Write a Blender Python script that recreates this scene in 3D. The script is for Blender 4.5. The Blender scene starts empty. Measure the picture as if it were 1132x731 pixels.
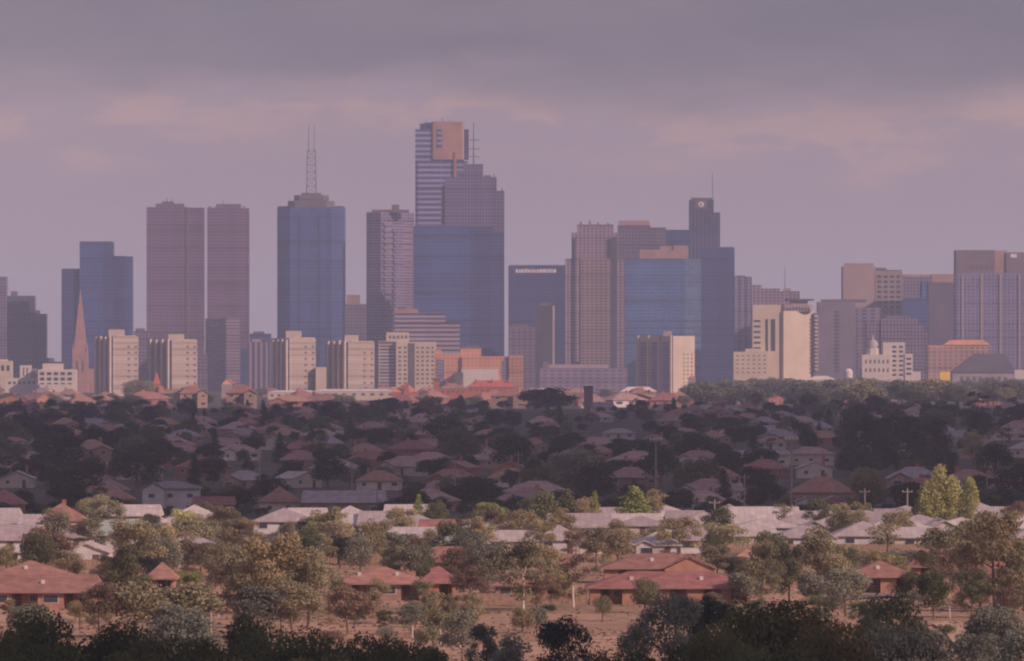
import bpy, math, random
import numpy as np
from mathutils import Vector
R = math.radians
sc = bpy.context.scene
col = sc.collection
random.seed(7)

# ------------------------------------------------------------------ camera, sky, sun, exposure
F = 9000.0            # focal length in photo pixels (1132 px wide)
EYE = 35.0            # eye height above the plain
HY = 390.0            # photo row of the true horizon
cam_d = bpy.data.cameras.new('camera'); cam = bpy.data.objects.new('camera', cam_d); col.objects.link(cam)
cam.location = (0, 0, EYE)
cam.rotation_euler = (R(90) + math.atan((HY - 365.5) / F), 0, 0)
cam_d.sensor_width = 36; cam_d.lens = 36 * F / 1132
cam_d.clip_start = 1; cam_d.clip_end = 120000
sc.camera = cam
SUN_AZ, SUN_EL = R(55), R(28)     # to the right of straight-behind the camera
S = Vector((math.sin(SUN_AZ) * math.cos(SUN_EL), -math.cos(SUN_AZ) * math.cos(SUN_EL), math.sin(SUN_EL)))
sl = bpy.data.lights.new('sun', 'SUN'); so = bpy.data.objects.new('sun', sl); col.objects.link(so)
sl.energy = 3.9; sl.angle = R(0.5); sl.color = (1.0, 0.72, 0.60)
so.rotation_euler = S.to_track_quat('Z', 'Y').to_euler()
so.location = (500, -400, 400)
vs = sc.view_settings
sc.display_settings.display_device = 'sRGB'
vs.view_transform = 'Standard'; vs.look = 'None'; vs.exposure = 0.15; vs.gamma = 1.0; vs.use_curve_mapping = False

class N:
    """tiny node helper"""
    def __init__(s, nt): s.nt = nt; nt.nodes.clear()
    def n(s, t, **k):
        x = s.nt.nodes.new(t)
        for a, b in k.items(): setattr(x, a, b)
        return x
    def l(s, a, b): s.nt.links.new(a, b)
    def setin(s, inp, v):
        if hasattr(v, 'is_linked'): s.l(v, inp)
        elif isinstance(v, tuple) and len(v) == 3 and inp.type == 'RGBA': inp.default_value = (*v, 1)
        else: inp.default_value = v
    def m(s, op, a, b=None, c=None, clamp=False):
        x = s.n('ShaderNodeMath', operation=op, use_clamp=clamp)
        for i, v in enumerate((a, b, c)):
            if v is not None: s.setin(x.inputs[i], v)
        return x.outputs[0]
    def mix(s, f, a, b, mode='MIX'):
        x = s.n('ShaderNodeMix', data_type='RGBA', blend_type=mode)
        s.setin(x.inputs[0], f); s.setin(x.inputs[6], a); s.setin(x.inputs[7], b)
        return x.outputs[2]
    def ramp(s, v, lo, hi, a=0.0, b=1.0):
        x = s.n('ShaderNodeMapRange', interpolation_type='SMOOTHSTEP')
        s.setin(x.inputs[0], v)
        for i, q in enumerate((lo, hi, a, b)): s.setin(x.inputs[i + 1], q)
        return x.outputs[0]
    def noise(s, vec, scale, detail=3, rough=.5, dim='3D'):
        x = s.n('ShaderNodeTexNoise', noise_dimensions=dim)
        if vec is not None: s.l(vec, x.inputs['Vector'])
        x.inputs['Scale'].default_value = scale; x.inputs['Detail'].default_value = detail
        x.inputs['Roughness'].default_value = rough
        return x.outputs[0]

world = bpy.data.worlds.new('World'); sc.world = world; world.use_nodes = True
w = N(world.node_tree)
tc = w.n('ShaderNodeTexCoord'); sep = w.n('ShaderNodeSeparateXYZ'); w.l(tc.outputs['Generated'], sep.inputs[0])
sky = w.n('ShaderNodeTexSky', sky_type='NISHITA', sun_disc=False, sun_elevation=SUN_EL, sun_rotation=R(180) - SUN_AZ)
sky.air_density = 1.2; sky.dust_density = 3.0; sky.ozone_density = 1.0; sky.altitude = 40
el = w.m('ABSOLUTE', sep.outputs[2])
mp = w.n('ShaderNodeMapping'); w.l(tc.outputs['Generated'], mp.inputs[0]); mp.inputs['Scale'].default_value = (1, .6, 3.4)
n1 = w.noise(mp.outputs[0], 22, 5, .55)
n2 = w.noise(mp.outputs[0], 60, 4, .6)
mp2 = w.n('ShaderNodeMapping'); w.l(tc.outputs['Generated'], mp2.inputs[0]); mp2.inputs['Scale'].default_value = (1, 1, 3)
n3 = w.noise(mp2.outputs[0], 2.4, 6, .6)
edge = w.m('ADD', el, w.m('MULTIPLY', w.m('SUBTRACT', n1, .5), .022))
edge = w.m('ADD', edge, w.m('MULTIPLY', w.m('SUBTRACT', n2, .5), .009))
edge = w.m('ADD', edge, w.m('MULTIPLY', sep.outputs[0], .018))
top = w.ramp(edge, .0275, .038)
low = w.mix(w.ramp(el, .0, .022), (3.05, 2.10, 2.48), (2.75, 1.98, 2.42))
fringe = w.m('MULTIPLY', w.ramp(edge, .0215, .0300), w.m('MULTIPLY', w.m('SUBTRACT', 1.0, top), w.ramp(n2, .42, .58)))
low = w.mix(w.m('MULTIPLY', fringe, .9), low, (4.1, 2.5, 2.3))
dark = w.mix(w.ramp(n1, .35, .7), (1.35, 1.16, 1.55), (1.75, 1.42, 1.78))
clouds = w.mix(top, low, dark)
high = w.mix(w.ramp(n3, .36, .66), (1.4, 1.25, 2.1), (2.6, 2.1, 2.95))
hi_f = w.ramp(el, .055, .16)
clouds = w.mix(hi_f, clouds, high)
skyc = w.mix(w.m('SUBTRACT', .93, w.m('MULTIPLY', w.m('MULTIPLY', hi_f, .35), w.ramp(n3, .5, .38))), sky.outputs[0], clouds)
bg = w.n('ShaderNodeBackground'); w.l(skyc, bg.inputs[0]); bg.inputs[1].default_value = 0.13
wo = w.n('ShaderNodeOutputWorld'); w.l(bg.outputs[0], wo.inputs[0])

sc.cycles.max_bounces = 5; sc.cycles.diffuse_bounces = 2; sc.cycles.glossy_bounces = 2; sc.cycles.transmission_bounces = 2
sc.cycles.transparent_max_bounces = 4; sc.cycles.volume_bounces = 2; sc.cycles.use_denoising = True; sc.cycles.filter_width = 2.1
sc.cycles.caustics_reflective = False; sc.cycles.caustics_refractive = False

# ------------------------------------------------------------------ terrain profile
ZP = [(-3000, 30), (-60, 33.2), (0, 33.3), (40, 31.5), (150, 22), (320, 9), (480, 2), (620, -1.2), (800, -.4), (1000, 0), (1600, 0), (1750, -.6),
      (2000, -.2), (3000, .8), (4000, 1.0), (4800, .5), (5100, -.5), (5600, -3), (6200, -5), (6800, -7), (9000, -6), (40000, -8)]
def gz(d):
    for (a, za), (b, zb) in zip(ZP, ZP[1:]):
        if d <= b:
            t = (d - a) / (b - a); t = t * t * (3 - 2 * t) * .35 + t * .65
            return za + (zb - za) * t
    return ZP[-1][1]
def row_d(py, lo=640, hi=5050):
    """distance along the view at which the ground is seen in photo row py"""
    for _ in range(40):
        m = (lo + hi) / 2
        if HY + F * (EYE - gz(m)) / m > py: lo = m
        else: hi = m
    return (lo + hi) / 2
def X(px, d): return (px - 566) * d / F
def Z(py, d): return EYE + (HY - py) * d / F

# ------------------------------------------------------------------ object helpers
def tag(o, label=None, cat=None, group=None, kind=None):
    if label: o['label'] = label
    if cat: o['category'] = cat
    if group: o['group'] = group
    if kind: o['kind'] = kind
    return o
def empty(name, loc=(0, 0, 0), rz=0):
    o = bpy.data.objects.new(name, None); col.objects.link(o); o.location = loc; o.rotation_euler = (0, 0, rz)
    o.empty_display_size = 1
    return o
class MB:
    def __init__(s): s.v = []; s.f = []
    def add(s, vs, fs):
        k = len(s.v); s.v += [tuple(p) for p in vs]; s.f += [tuple(i + k for i in f) for f in fs]; return s
    def box(s, x0, x1, y0, y1, z0, z1):
        return s.prism([(x0, y0), (x1, y0), (x1, y1), (x0, y1)], z0, z1)
    def prism(s, pts, z0, z1, top=None):
        n = len(pts); tp = top or pts
        return s.add([(x, y, z0) for x, y in pts] + [(x, y, z1) for x, y in tp],
                     [tuple(range(n - 1, -1, -1)), tuple(range(n, 2 * n))] + [(i, (i + 1) % n, n + (i + 1) % n, n + i) for i in range(n)])
    def tube(s, a, b, r0, r1, n=6):
        a, b = Vector(a), Vector(b); d = (b - a).normalized()
        u = d.orthogonal().normalized(); v = d.cross(u)
        ring = lambda c, r: [c + (u * math.cos(t) + v * math.sin(t)) * r for t in [2 * math.pi * i / n for i in range(n)]]
        return s.add(ring(a, r0) + ring(b, r1), [(i, (i + 1) % n, n + (i + 1) % n, n + i) for i in range(n)] + [tuple(range(n - 1, -1, -1)), tuple(range(n, 2 * n))])
    def hip(s, x0, x1, y0, y1, z, h, o=.5, t=.18, inset=None):
        """hip roof along x with a fascia of thickness t"""
        x0 -= o; x1 += o; y0 -= o; y1 += o
        yc = (y0 + y1) / 2; i = (y1 - y0) / 2 if inset is None else inset
        i = min(i, (x1 - x0) / 2 - .05)
        return s.add([(x0, y0, z), (x1, y0, z), (x1, y1, z), (x0, y1, z), (x0, y0, z + t), (x1, y0, z + t), (x1, y1, z + t), (x0, y1, z + t),
                      (x0 + i, yc, z + t + h), (x1 - i, yc, z + t + h)],
                     [(3, 2, 1, 0), (0, 1, 5, 4), (1, 2, 6, 5), (2, 3, 7, 6), (3, 0, 4, 7), (4, 5, 9, 8), (5, 6, 9), (6, 7, 8, 9), (7, 4, 8)])
    def gable_y(s, x0, x1, y0, y1, z, h, o=.4, t=.18):
        """gable roof with its ridge along y"""
        x0 -= o; x1 += o; y0 -= o; xc = (x0 + x1) / 2
        return s.add([(x0, y0, z), (xc, y0, z + h), (x1, y0, z), (x0, y1, z), (xc, y1, z + h), (x1, y1, z),
                      (x0, y0, z + t), (xc, y0, z + h + t), (x1, y0, z + t), (x0, y1, z + t), (xc, y1, z + h + t), (x1, y1, z + t)],
                     [(6, 9, 10, 7), (7, 10, 11, 8), (0, 1, 4, 3), (1, 2, 5, 4), (0, 6, 7, 1), (1, 7, 8, 2), (3, 4, 10, 9), (4, 5, 11, 10), (0, 3, 9, 6), (2, 8, 11, 5)])
    def build(s, name, mat, parent=None, loc=(0, 0, 0)):
        me = bpy.data.meshes.new(name); me.from_pydata(s.v, [], s.f); me.update()
        uv = me.uv_layers.new(name='UVMap').data
        for p in me.polygons:
            n = p.normal
            if abs(n.z) > .95: u = Vector((1, 0, 0)); v = Vector((0, 1, 0))
            else:
                u = Vector((-n.y, n.x, 0)).normalized(); v = Vector((0, 0, 1)) if abs(n.z) < .05 else n.cross(u)
            for li in p.loop_indices:
                c = me.vertices[me.loops[li].vertex_index].co
                uv[li].uv = (c.dot(u), c.dot(v))
        me.materials.append(mat)
        o = bpy.data.objects.new(name, me); col.objects.link(o); o.parent = parent; o.location = loc
        return o
kids = {}
def children(o): return [c for c in o.children]
def copy_tree(o, parent=None):
    c = o.copy(); col.objects.link(c); c.parent = parent
    for ch in list(o.children): copy_tree(ch, c)
    return c

# ------------------------------------------------------------------ materials
MATS = {}
def mat(name, c, rough=.85, metal=0.0, var=.18, scale=.4, c2=None, spec=.3, bump=0.0, perobj=0.0, ribs=None):
    if name in MATS: return MATS[name]
    m = bpy.data.materials.new(name); m.use_nodes = True; k = N(m.node_tree)
    t = k.n('ShaderNodeTexCoord')
    nz = k.noise(t.outputs['Object'], scale, 5, .6)
    f = k.ramp(nz, .3, .7)
    c2 = c2 or tuple(x * (1 - var) for x in c); c1 = tuple(min(1, x * (1 + var * .6)) for x in c)
    cc = k.mix(f, c1, c2)
    if ribs:   # tile courses or sheet joints across the roof, with stained patches
        u = k.n('ShaderNodeUVMap'); sp = k.n('ShaderNodeSeparateXYZ'); k.l(u.outputs[0], sp.inputs[0])
        ax, per_, fr = ribs; q = k.m('DIVIDE', sp.outputs[ax], per_)
        cc = k.mix(k.m('MULTIPLY', k.m('LESS_THAN', k.m('FRACT', q), fr), .32), cc, tuple(x * .35 for x in c))
        wn = k.n('ShaderNodeTexWhiteNoise', noise_dimensions='2D'); cb = k.n('ShaderNodeCombineXYZ'); k.l(k.m('FLOOR', q), cb.inputs[ax]); k.l(k.m('FLOOR', k.m('DIVIDE', sp.outputs[1 - ax], 1.4)), cb.inputs[1 - ax]); k.l(cb.outputs[0], wn.inputs[0])
        cc = k.mix(k.m('MULTIPLY', wn.outputs[0], .35), cc, tuple(x * .5 for x in c))
        st = k.noise(u.outputs[0], .35, 6, .7); cc = k.mix(k.m('MULTIPLY', k.ramp(st, .52, .72), .6), cc, tuple(x * .45 for x in c))
    if perobj:
        oi = k.n('ShaderNodeObjectInfo')
        hsv = k.n('ShaderNodeHueSaturation'); k.l(cc, hsv.inputs['Color'])
        k.l(k.m('ADD', 1 - perobj / 2, k.m('MULTIPLY', oi.outputs['Random'], perobj)), hsv.inputs['Value'])
        k.l(k.m('ADD', .5 - perobj * .04, k.m('MULTIPLY', oi.outputs['Random'], perobj * .08)), hsv.inputs['Hue'])
        cc = hsv.outputs[0]
    b = k.n('ShaderNodeBsdfPrincipled'); k.l(cc, b.inputs['Base Color'])
    b.inputs['Roughness'].default_value = rough; b.inputs['Metallic'].default_value = metal
    b.inputs['Specular IOR Level'].default_value = spec
    if bump:
        bp = k.n('ShaderNodeBump'); bp.inputs['Strength'].default_value = bump; bp.inputs['Distance'].default_value = .3
        k.l(k.noise(t.outputs['Object'], scale * 6, 4, .6), bp.inputs['Height']); k.l(bp.outputs[0], b.inputs['Normal'])
    o = k.n('ShaderNodeOutputMaterial'); k.l(b.outputs[0], o.inputs[0])
    MATS[name] = m; return m
def facade(name, wall, glass, floor=3.6, bay=3.2, wx=.62, wz=.55, rough=.75, grough=.25, gmetal=.5, var=.25, band=0, streak=.12):
    """curtain wall or punched windows: wall colour, glass colour, storey height and bay width in metres"""
    if name in MATS: return MATS[name]
    if wall[2] >= wall[1] and wall[2] < wall[0] * 1.4: wall = (wall[0] * 1.05, wall[1] * .98, wall[2] * 1.22)
    m = bpy.data.materials.new(name); m.use_nodes = True; k = N(m.node_tree)
    u = k.n('ShaderNodeUVMap'); sp = k.n('ShaderNodeSeparateXYZ'); k.l(u.outputs[0], sp.inputs[0])
    gu = k.m('DIVIDE', sp.outputs[0], bay); gv = k.m('DIVIDE', sp.outputs[1], floor)
    fu = k.m('FRACT', gu); fv = k.m('FRACT', gv)
    mu = k.m('LESS_THAN', k.m('ABSOLUTE', k.m('SUBTRACT', fu, .5)), wx / 2) if wx < 1 else 1.0
    mv = k.m('LESS_THAN', k.m('ABSOLUTE', k.m('SUBTRACT', fv, .5)), wz / 2) if wz < 1 else 1.0
    mk = k.m('MULTIPLY', mu, mv)
    g = k.n('ShaderNodeNewGeometry'); sn = k.n('ShaderNodeSeparateXYZ'); k.l(g.outputs['Normal'], sn.inputs[0])
    mk = k.m('MULTIPLY', mk, k.m('LESS_THAN', k.m('ABSOLUTE', sn.outputs[2]), .6))
    cb = k.n('ShaderNodeCombineXYZ'); k.l(k.m('FLOOR', gu), cb.inputs[0]); k.l(k.m('FLOOR', gv), cb.inputs[1])
    wn = k.n('ShaderNodeTexWhiteNoise', noise_dimensions='2D'); k.l(cb.outputs[0], wn.inputs[0])
    t = k.n('ShaderNodeTexCoord')
    nz = k.noise(t.outputs['Object'], .03, 4, .6)
    wr = k.n('ShaderNodeTexWhiteNoise', noise_dimensions='1D'); k.l(k.m('FLOOR', gv), wr.inputs['W'])
    wc = k.n('ShaderNodeTexWhiteNoise', noise_dimensions='1D'); k.l(k.m('FLOOR', k.m('DIVIDE', gu, 3)), wc.inputs['W'])
    gl = k.mix(k.m('MULTIPLY', wn.outputs[0], var * 2), glass, tuple(min(1, x * 2.2 + .02) for x in glass))
    gl = k.mix(k.m('MULTIPLY', k.ramp(nz, .35, .7), .45), gl, tuple(x * .6 for x in glass))
    mpn = k.n('ShaderNodeMapping'); k.l(t.outputs['Object'], mpn.inputs[0]); mpn.inputs['Scale'].default_value = (.5, .5, .03)
    st = k.noise(mpn.outputs[0], 1.0, 4, .6)
    wl = k.mix(k.m('MULTIPLY', k.ramp(st, .4, .75), streak * 2), wall, tuple(x * .55 for x in wall))
    if band:
        bm = k.m('LESS_THAN', k.m('FRACT', k.m('DIVIDE', sp.outputs[1], floor * band)), 1.2 / band)
        wl = k.mix(k.m('MULTIPLY', bm, .7), wl, tuple(x * .5 for x in wall)); mk = k.m('MULTIPLY', mk, k.m('SUBTRACT', 1.0, k.m('MULTIPLY', bm, .7)))
    cc = k.mix(mk, wl, gl)
    cc = k.mix(k.m('MULTIPLY', k.m('MULTIPLY', wr.outputs[0], wr.outputs[0]), .38), cc, (0, 0, 0)); cc = k.mix(k.m('MULTIPLY', wc.outputs[0], .22), cc, (0, 0, 0))
    b = k.n('ShaderNodeBsdfPrincipled'); k.l(cc, b.inputs['Base Color'])
    k.l(k.m('ADD', rough, k.m('MULTIPLY', mk, grough - rough)), b.inputs['Roughness'])
    k.l(k.m('MULTIPLY', mk, gmetal), b.inputs['Metallic'])
    b.inputs['Specular IOR Level'].default_value = .4
    o = k.n('ShaderNodeOutputMaterial'); k.l(b.outputs[0], o.inputs[0])
    MATS[name] = m; return m
def leafmat(name, c, c2=None, trans=.25, var=.5, scale=.5, perobj=.4):
    if name in MATS: return MATS[name]
    m = bpy.data.materials.new(name); m.use_nodes = True; k = N(m.node_tree)
    t = k.n('ShaderNodeTexCoord'); oi = k.n('ShaderNodeObjectInfo')
    ad = k.n('ShaderNodeVectorMath', operation='ADD'); k.l(t.outputs['Object'], ad.inputs[0]); k.l(oi.outputs['Location'], ad.inputs[1])
    nz = k.noise(ad.outputs[0], scale, 4, .7)
    c2 = c2 or tuple(x * (1 - var) for x in c)
    cc = k.mix(k.ramp(nz, .35, .65), c, c2)
    hsv = k.n('ShaderNodeHueSaturation'); k.l(cc, hsv.inputs['Color'])
    k.l(k.m('ADD', 1 - perobj / 2, k.m('MULTIPLY', oi.outputs['Random'], perobj)), hsv.inputs['Value'])
    k.l(k.m('ADD', .485, k.m('MULTIPLY', k.m('FRACT', k.m('MULTIPLY', oi.outputs['Random'], 7.3)), .03)), hsv.inputs['Hue'])
    d = k.n('ShaderNodeBsdfDiffuse'); k.l(hsv.outputs[0], d.inputs[0])
    tr = k.n('ShaderNodeBsdfTranslucent'); k.l(hsv.outputs[0], tr.inputs[0])
    mx = k.n('ShaderNodeMixShader'); mx.inputs[0].default_value = trans; k.l(d.outputs[0], mx.inputs[1]); k.l(tr.outputs[0], mx.inputs[2])
    o = k.n('ShaderNodeOutputMaterial'); k.l(mx.outputs[0], o.inputs[0])
    MATS[name] = m; return m

# ------------------------------------------------------------------ ground
def ground_material():
    m = bpy.data.materials.new('ground_grass_and_soil'); m.use_nodes = True; k = N(m.node_tree)
    g = k.n('ShaderNodeNewGeometry'); sp = k.n('ShaderNodeSeparateXYZ'); k.l(g.outputs['Position'], sp.inputs[0])
    mp = k.n('ShaderNodeMapping'); k.l(g.outputs['Position'], mp.inputs[0]); mp.inputs['Scale'].default_value = (1, .35, 1)
    a = k.noise(mp.outputs[0], .035, 6, .6); b_ = k.noise(mp.outputs[0], .5, 6, .7); c_ = k.noise(mp.outputs[0], .012, 3, .5)
    dry = k.mix(k.ramp(a, .38, .62), (.44, .27, .185), (.32, .20, .135)); dry = k.mix(k.m('MULTIPLY', k.ramp(c_, .52, .66), .7), dry, (.17, .14, .07))
    dry = k.mix(k.m('MULTIPLY', k.ramp(b_, .5, .68), .8), dry, (.12, .075, .05))
    dry = k.mix(k.m('MULTIPLY', k.ramp(b_, .48, .3), .5), dry, (.42, .28, .18))
    green = k.mix(k.ramp(a, .4, .65), (.055, .05, .038), (.11, .08, .06))
    suburb = k.ramp(sp.outputs[1], 1330, 1480)
    near = k.ramp(sp.outputs[1], 900, 820)
    f = k.m('MAXIMUM', suburb, near)
    f = k.m('MULTIPLY', f, k.m('ADD', .75, k.m('MULTIPLY', c_, .5)), clamp=True)
    cc = k.mix(f, dry, green)
    b = k.n('ShaderNodeBsdfPrincipled'); k.l(cc, b.inputs['Base Color']); b.inputs['Roughness'].default_value = .95; b.inputs['Specular IOR Level'].default_value = .1
    bp = k.n('ShaderNodeBump'); bp.inputs['Strength'].default_value = .6; bp.inputs['Distance'].default_value = .4
    k.l(b_, bp.inputs['Height']); k.l(bp.outputs[0], b.inputs['Normal'])
    o = k.n('ShaderNodeOutputMaterial'); k.l(b.outputs[0], o.inputs[0]); return m
def build_ground():
    ys = sorted(set([-2500, -1000, -300] + list(range(-60, 700, 20)) + list(range(700, 2000, 25)) + list(range(2000, 7000, 100)) + list(range(7000, 12001, 500)) + [14000, 18000, 24000, 31000]))
    xs = [-7500, -4500, -2500, -1500, -1000] + list(range(-700, 701, 28)) + [1000, 1500, 2500, 4500, 7500]
    rnd = random.Random(3); vs_ = []; fs = []
    for y in ys:
        for x in xs:
            amp = .18 if 700 < y < 2000 else .02
            vs_.append((x, y, gz(y) + (rnd.random() - .5) * amp - .1))
    nx = len(xs)
    for j in range(len(ys) - 1):
        for i in range(nx - 1): fs.append((j * nx + i, j * nx + i + 1, (j + 1) * nx + i + 1, (j + 1) * nx + i))
    me = bpy.data.meshes.new('ground'); me.from_pydata(vs_, [], fs); me.update()
    for p in me.polygons: p.use_smooth = True
    me.materials.append(ground_material())
    tag_o = bpy.data.objects.new('ground', me); col.objects.link(tag_o); tag(tag_o, kind='structure')
build_ground()

# ------------------------------------------------------------------ haze: one even volume round camera and scene
hm = bpy.data.materials.new('haze_air'); hm.use_nodes = True; k = N(hm.node_tree)
pv = k.n('ShaderNodeVolumePrincipled'); pv.inputs['Color'].default_value = (.76, .82, 1.0, 1); pv.inputs['Density'].default_value = 5.7e-5
pv.inputs['Anisotropy'].default_value = 0.0
ho = k.n('ShaderNodeOutputMaterial'); k.l(pv.outputs[0], ho.inputs['Volume'])
hz = MB().box(-7800, 7800, -2800, 32000, -12, 345).build('haze', hm); tag(hz, kind='stuff')

# ------------------------------------------------------------------ unseen clouds, placed out of frame to shade the middle suburb and nearest trees
cm = mat('cloud_white', (.8, .78, .8), 1.0, var=.05, scale=.004)
from mathutils import noise as mnoise
def cloud(gx0, gx1, gy0, gy1, h=760, thick=90, step=45, seed=0, nearedge=40):
    """unseen cumulus placed so its shade covers gx0..gx1, gy0..gy1 on the ground"""
    off = Vector((S.x / S.z * h, S.y / S.z * h, 0))
    nx = int((gx1 - gx0 + 240) / step); ny = int((gy1 - gy0 + 240) / step)
    T = {}
    for i in range(nx + 1):
        for j in range(ny + 1):
            x = gx0 - 120 + i * step; y = gy0 - 120 + j * step
            d = min(x - gx0, gx1 - x, y - gy0, gy1 - y)
            d += nearedge * mnoise.noise(Vector((x / 160, y / 160, seed))) + 12 * mnoise.noise(Vector((x / 50, y / 50, seed + 9)))
            t = max(0, min(1, (d + 10) / 120)); t = math.sqrt(t)
            T[i, j] = (t, x + off.x, y + off.y)
    vi = {}; v = []; f = []
    for (i, j), (t, x, y) in T.items():
        b = 1 + .5 * mnoise.noise(Vector((x / 140, y / 140, seed + 3))) + .3 * mnoise.noise(Vector((x / 50, y / 50, seed + 5)))
        vi[i, j] = len(v); v.append((x, y, h + t * thick * b + 1)); v.append((x, y, h - t * thick * .25 * b))
    for i in range(nx):
        for j in range(ny):
            q = [(i, j), (i + 1, j), (i + 1, j + 1), (i, j + 1)]
            if max(T[c][0] for c in q) > 0:
                a = [vi[c] for c in q]; f.append(tuple(a)); f.append(tuple(x + 1 for x in reversed(a)))
    m = MB(); m.v = v; m.f = f
    o = m.build('cloud', cm); tag(o, kind='structure')
    for p in o.data.polygons: p.use_smooth = True
cloud(-370, 380, 1765, 5150, seed=1, nearedge=25)
cloud(-125, 6, 400, 835, seed=4, step=25, nearedge=15, thick=40)  # added out of view, trimmed to leave the big brown-green tree in sun

# ------------------------------------------------------------------ trees
rng = np.random.default_rng(11)
def leaves(clumps, n, leaf, flat=.0, shell=.72, up=.15):
    """leaf-sized diamonds spread through a set of ellipsoid clumps (centre, radii)"""
    C = np.array([c for c, r in clumps], float); Rr = np.array([r for c, r in clumps], float)
    wgt = (Rr[:, 0] * Rr[:, 2]) ; wgt = wgt / wgt.sum()
    ci = rng.choice(len(clumps), n, p=wgt)
    d = rng.normal(size=(n, 3)); d[:, 2] += up; d /= np.linalg.norm(d, axis=1)[:, None]
    rad = shell + (1.08 - shell) * rng.random(n) ** .7
    inner = rng.random(n) < .18; rad[inner] = rng.random(inner.sum()) * shell
    p = C[ci] + d * Rr[ci] * rad[:, None]
    nn = d + rng.normal(size=(n, 3)) * .75; nn[:, 2] *= (1 - flat); nn /= np.linalg.norm(nn, axis=1)[:, None]
    a = np.cross(nn, rng.normal(size=(n, 3))); a /= np.linalg.norm(a, axis=1)[:, None]; b = np.cross(nn, a)
    s = leaf * (.5 + rng.random(n)); s1 = (s)[:, None]; s2 = (s * (.45 + .4 * rng.random(n)))[:, None]
    V = np.stack([p - a * s1, p - b * s2, p + a * s1, p + b * s2], 1).reshape(-1, 3)
    return V
def leaf_mesh(name, V, m):
    n = len(V) // 4; me = bpy.data.meshes.new(name)
    me.vertices.add(len(V)); me.vertices.foreach_set('co', V.astype(np.float32).ravel())
    me.loops.add(n * 4); me.loops.foreach_set('vertex_index', np.arange(n * 4, dtype=np.int32))
    me.polygons.add(n); me.polygons.foreach_set('loop_start', np.arange(0, n * 4, 4, dtype=np.int32)); me.polygons.foreach_set('loop_total', np.full(n, 4, dtype=np.int32))
    me.update(); me.validate(); me.materials.append(m)
    return me
def clumps_round(n, w=1, h=1, zc=.55, seed=0):
    r = random.Random(seed); out = [((0, 0, zc), (.30 * w, .30 * w, .32 * h))]
    for i in range(n):
        t = r.random() * 6.283; u = r.uniform(-.75, 1); q = math.sqrt(1 - min(1, u * u) * .9)
        rr = r.uniform(.11, .2)
        out.append(((math.cos(t) * q * .31 * w, math.sin(t) * q * .31 * w, zc + u * .32 * h), (rr * w * .95 * r.uniform(.7, 1.25), rr * w * .95, rr * h * .72)))
    return out
def clumps_gum(n, seed=0, spread=.36):
    r = random.Random(seed); out = []
    for i in range(n):
        t = r.random() * 6.283; q = r.uniform(.05, spread); z = r.uniform(.2, .9); q *= (1.15 - abs(z - .5) * 1.2)
        rr = r.uniform(.09, .17)
        out.append(((math.cos(t) * q, math.sin(t) * q, z), (rr, rr, rr * .62)))
    return out
def clumps_cone(seed=0, n=34, w=.5):
    r = random.Random(seed); out = []
    for i in range(n):
        z = .08 + .88 * (i + .5) / n; q = (1 - z) ** .6 * w * .74; t = r.random() * 6.283
        rr = max(.03, q * .85); out.append(((math.cos(t) * q * .5, math.sin(t) * q * .5, z), (rr, rr, .06)))
    return out
def clumps_poplar(seed=0):
    r = random.Random(seed); out = []
    for i in range(80):
        z = .06 + .88 * (i + .5) / 80; q = .20 * math.sin(min(1, (1.03 - z) * 1.9) * 1.57) * r.uniform(.2, 1); t = r.random() * 6.283
        out.append(((math.cos(t) * q, math.sin(t) * q, z), (.085, .085, .10)))
    return out
def clumps_pine(seed=0):
    r = random.Random(seed); out = []
    for i in range(13):
        t = r.random() * 6.283; z = r.uniform(.35, .95); q = r.uniform(.1, .42) * (1.2 - z * .6)
        out.append(((math.cos(t) * q, math.sin(t) * q, z), (r.uniform(.1, .18), .12, .045)))
    return out
def trunk_mb(clumps, th=.42, r=.022, limbs=6, seed=0, lean=.03):
    m = MB(); rd = random.Random(seed)
    a = Vector((0, 0, -.03)); b = Vector((rd.uniform(-lean, lean), 0, th * .55)); c = Vector((rd.uniform(-lean, lean) * 1.6, rd.uniform(-lean, lean), th))
    m.tube(a, b, r * 1.25, r, 7); m.tube(b, c, r, r * .72, 7)
    cl = sorted(clumps, key=lambda q: -q[1][0])[:limbs * 2]; rd.shuffle(cl)
    for p, rr in cl[:limbs]:
        p = Vector(p)
        if p.z < th * .8: continue
        st = b.lerp(c, rd.uniform(.5, 1)); mid = st.lerp(p, .55) + Vector((0, 0, .03))
        m.tube(st, mid, r * .5, r * .33, 5); m.tube(mid, p, r * .33, r * .12, 5)
    return m
LM = dict(
    dark=leafmat('foliage_dark_green', (.062, .074, .055), (.032, .041, .036)),
    deep=leafmat('foliage_deep_green', (.115, .125, .055), (.05, .06, .028), perobj=.35, scale=.8),
    bronze=leafmat('foliage_bronze_green', (.25, .20, .085), (.09, .09, .035), perobj=.25, scale=1.2),
    mid=leafmat('foliage_mid_green', (.18, .18, .10), (.10, .105, .06)),
    grey=leafmat('foliage_grey_green', (.26, .25, .19), (.15, .15, .12)),
    olive=leafmat('foliage_olive', (.41, .34, .185), (.25, .21, .12)),
    gum=leafmat('foliage_gum', (.36, .31, .19), (.21, .185, .12)),
    gold=leafmat('foliage_gold', (.54, .49, .20), (.38, .35, .14), perobj=.2),
    lime=leafmat('foliage_lime', (.36, .37, .13), (.22, .25, .09), perobj=.2),
    rust=leafmat('foliage_rust', (.28, .19, .14), (.16, .11, .085)),
)
BARK = dict(bark=mat('bark_brown', (.16, .11, .08), .95, scale=3), pale=mat('bark_pale', (.52, .42, .36), .9, scale=3))
PROTO = {}
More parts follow.
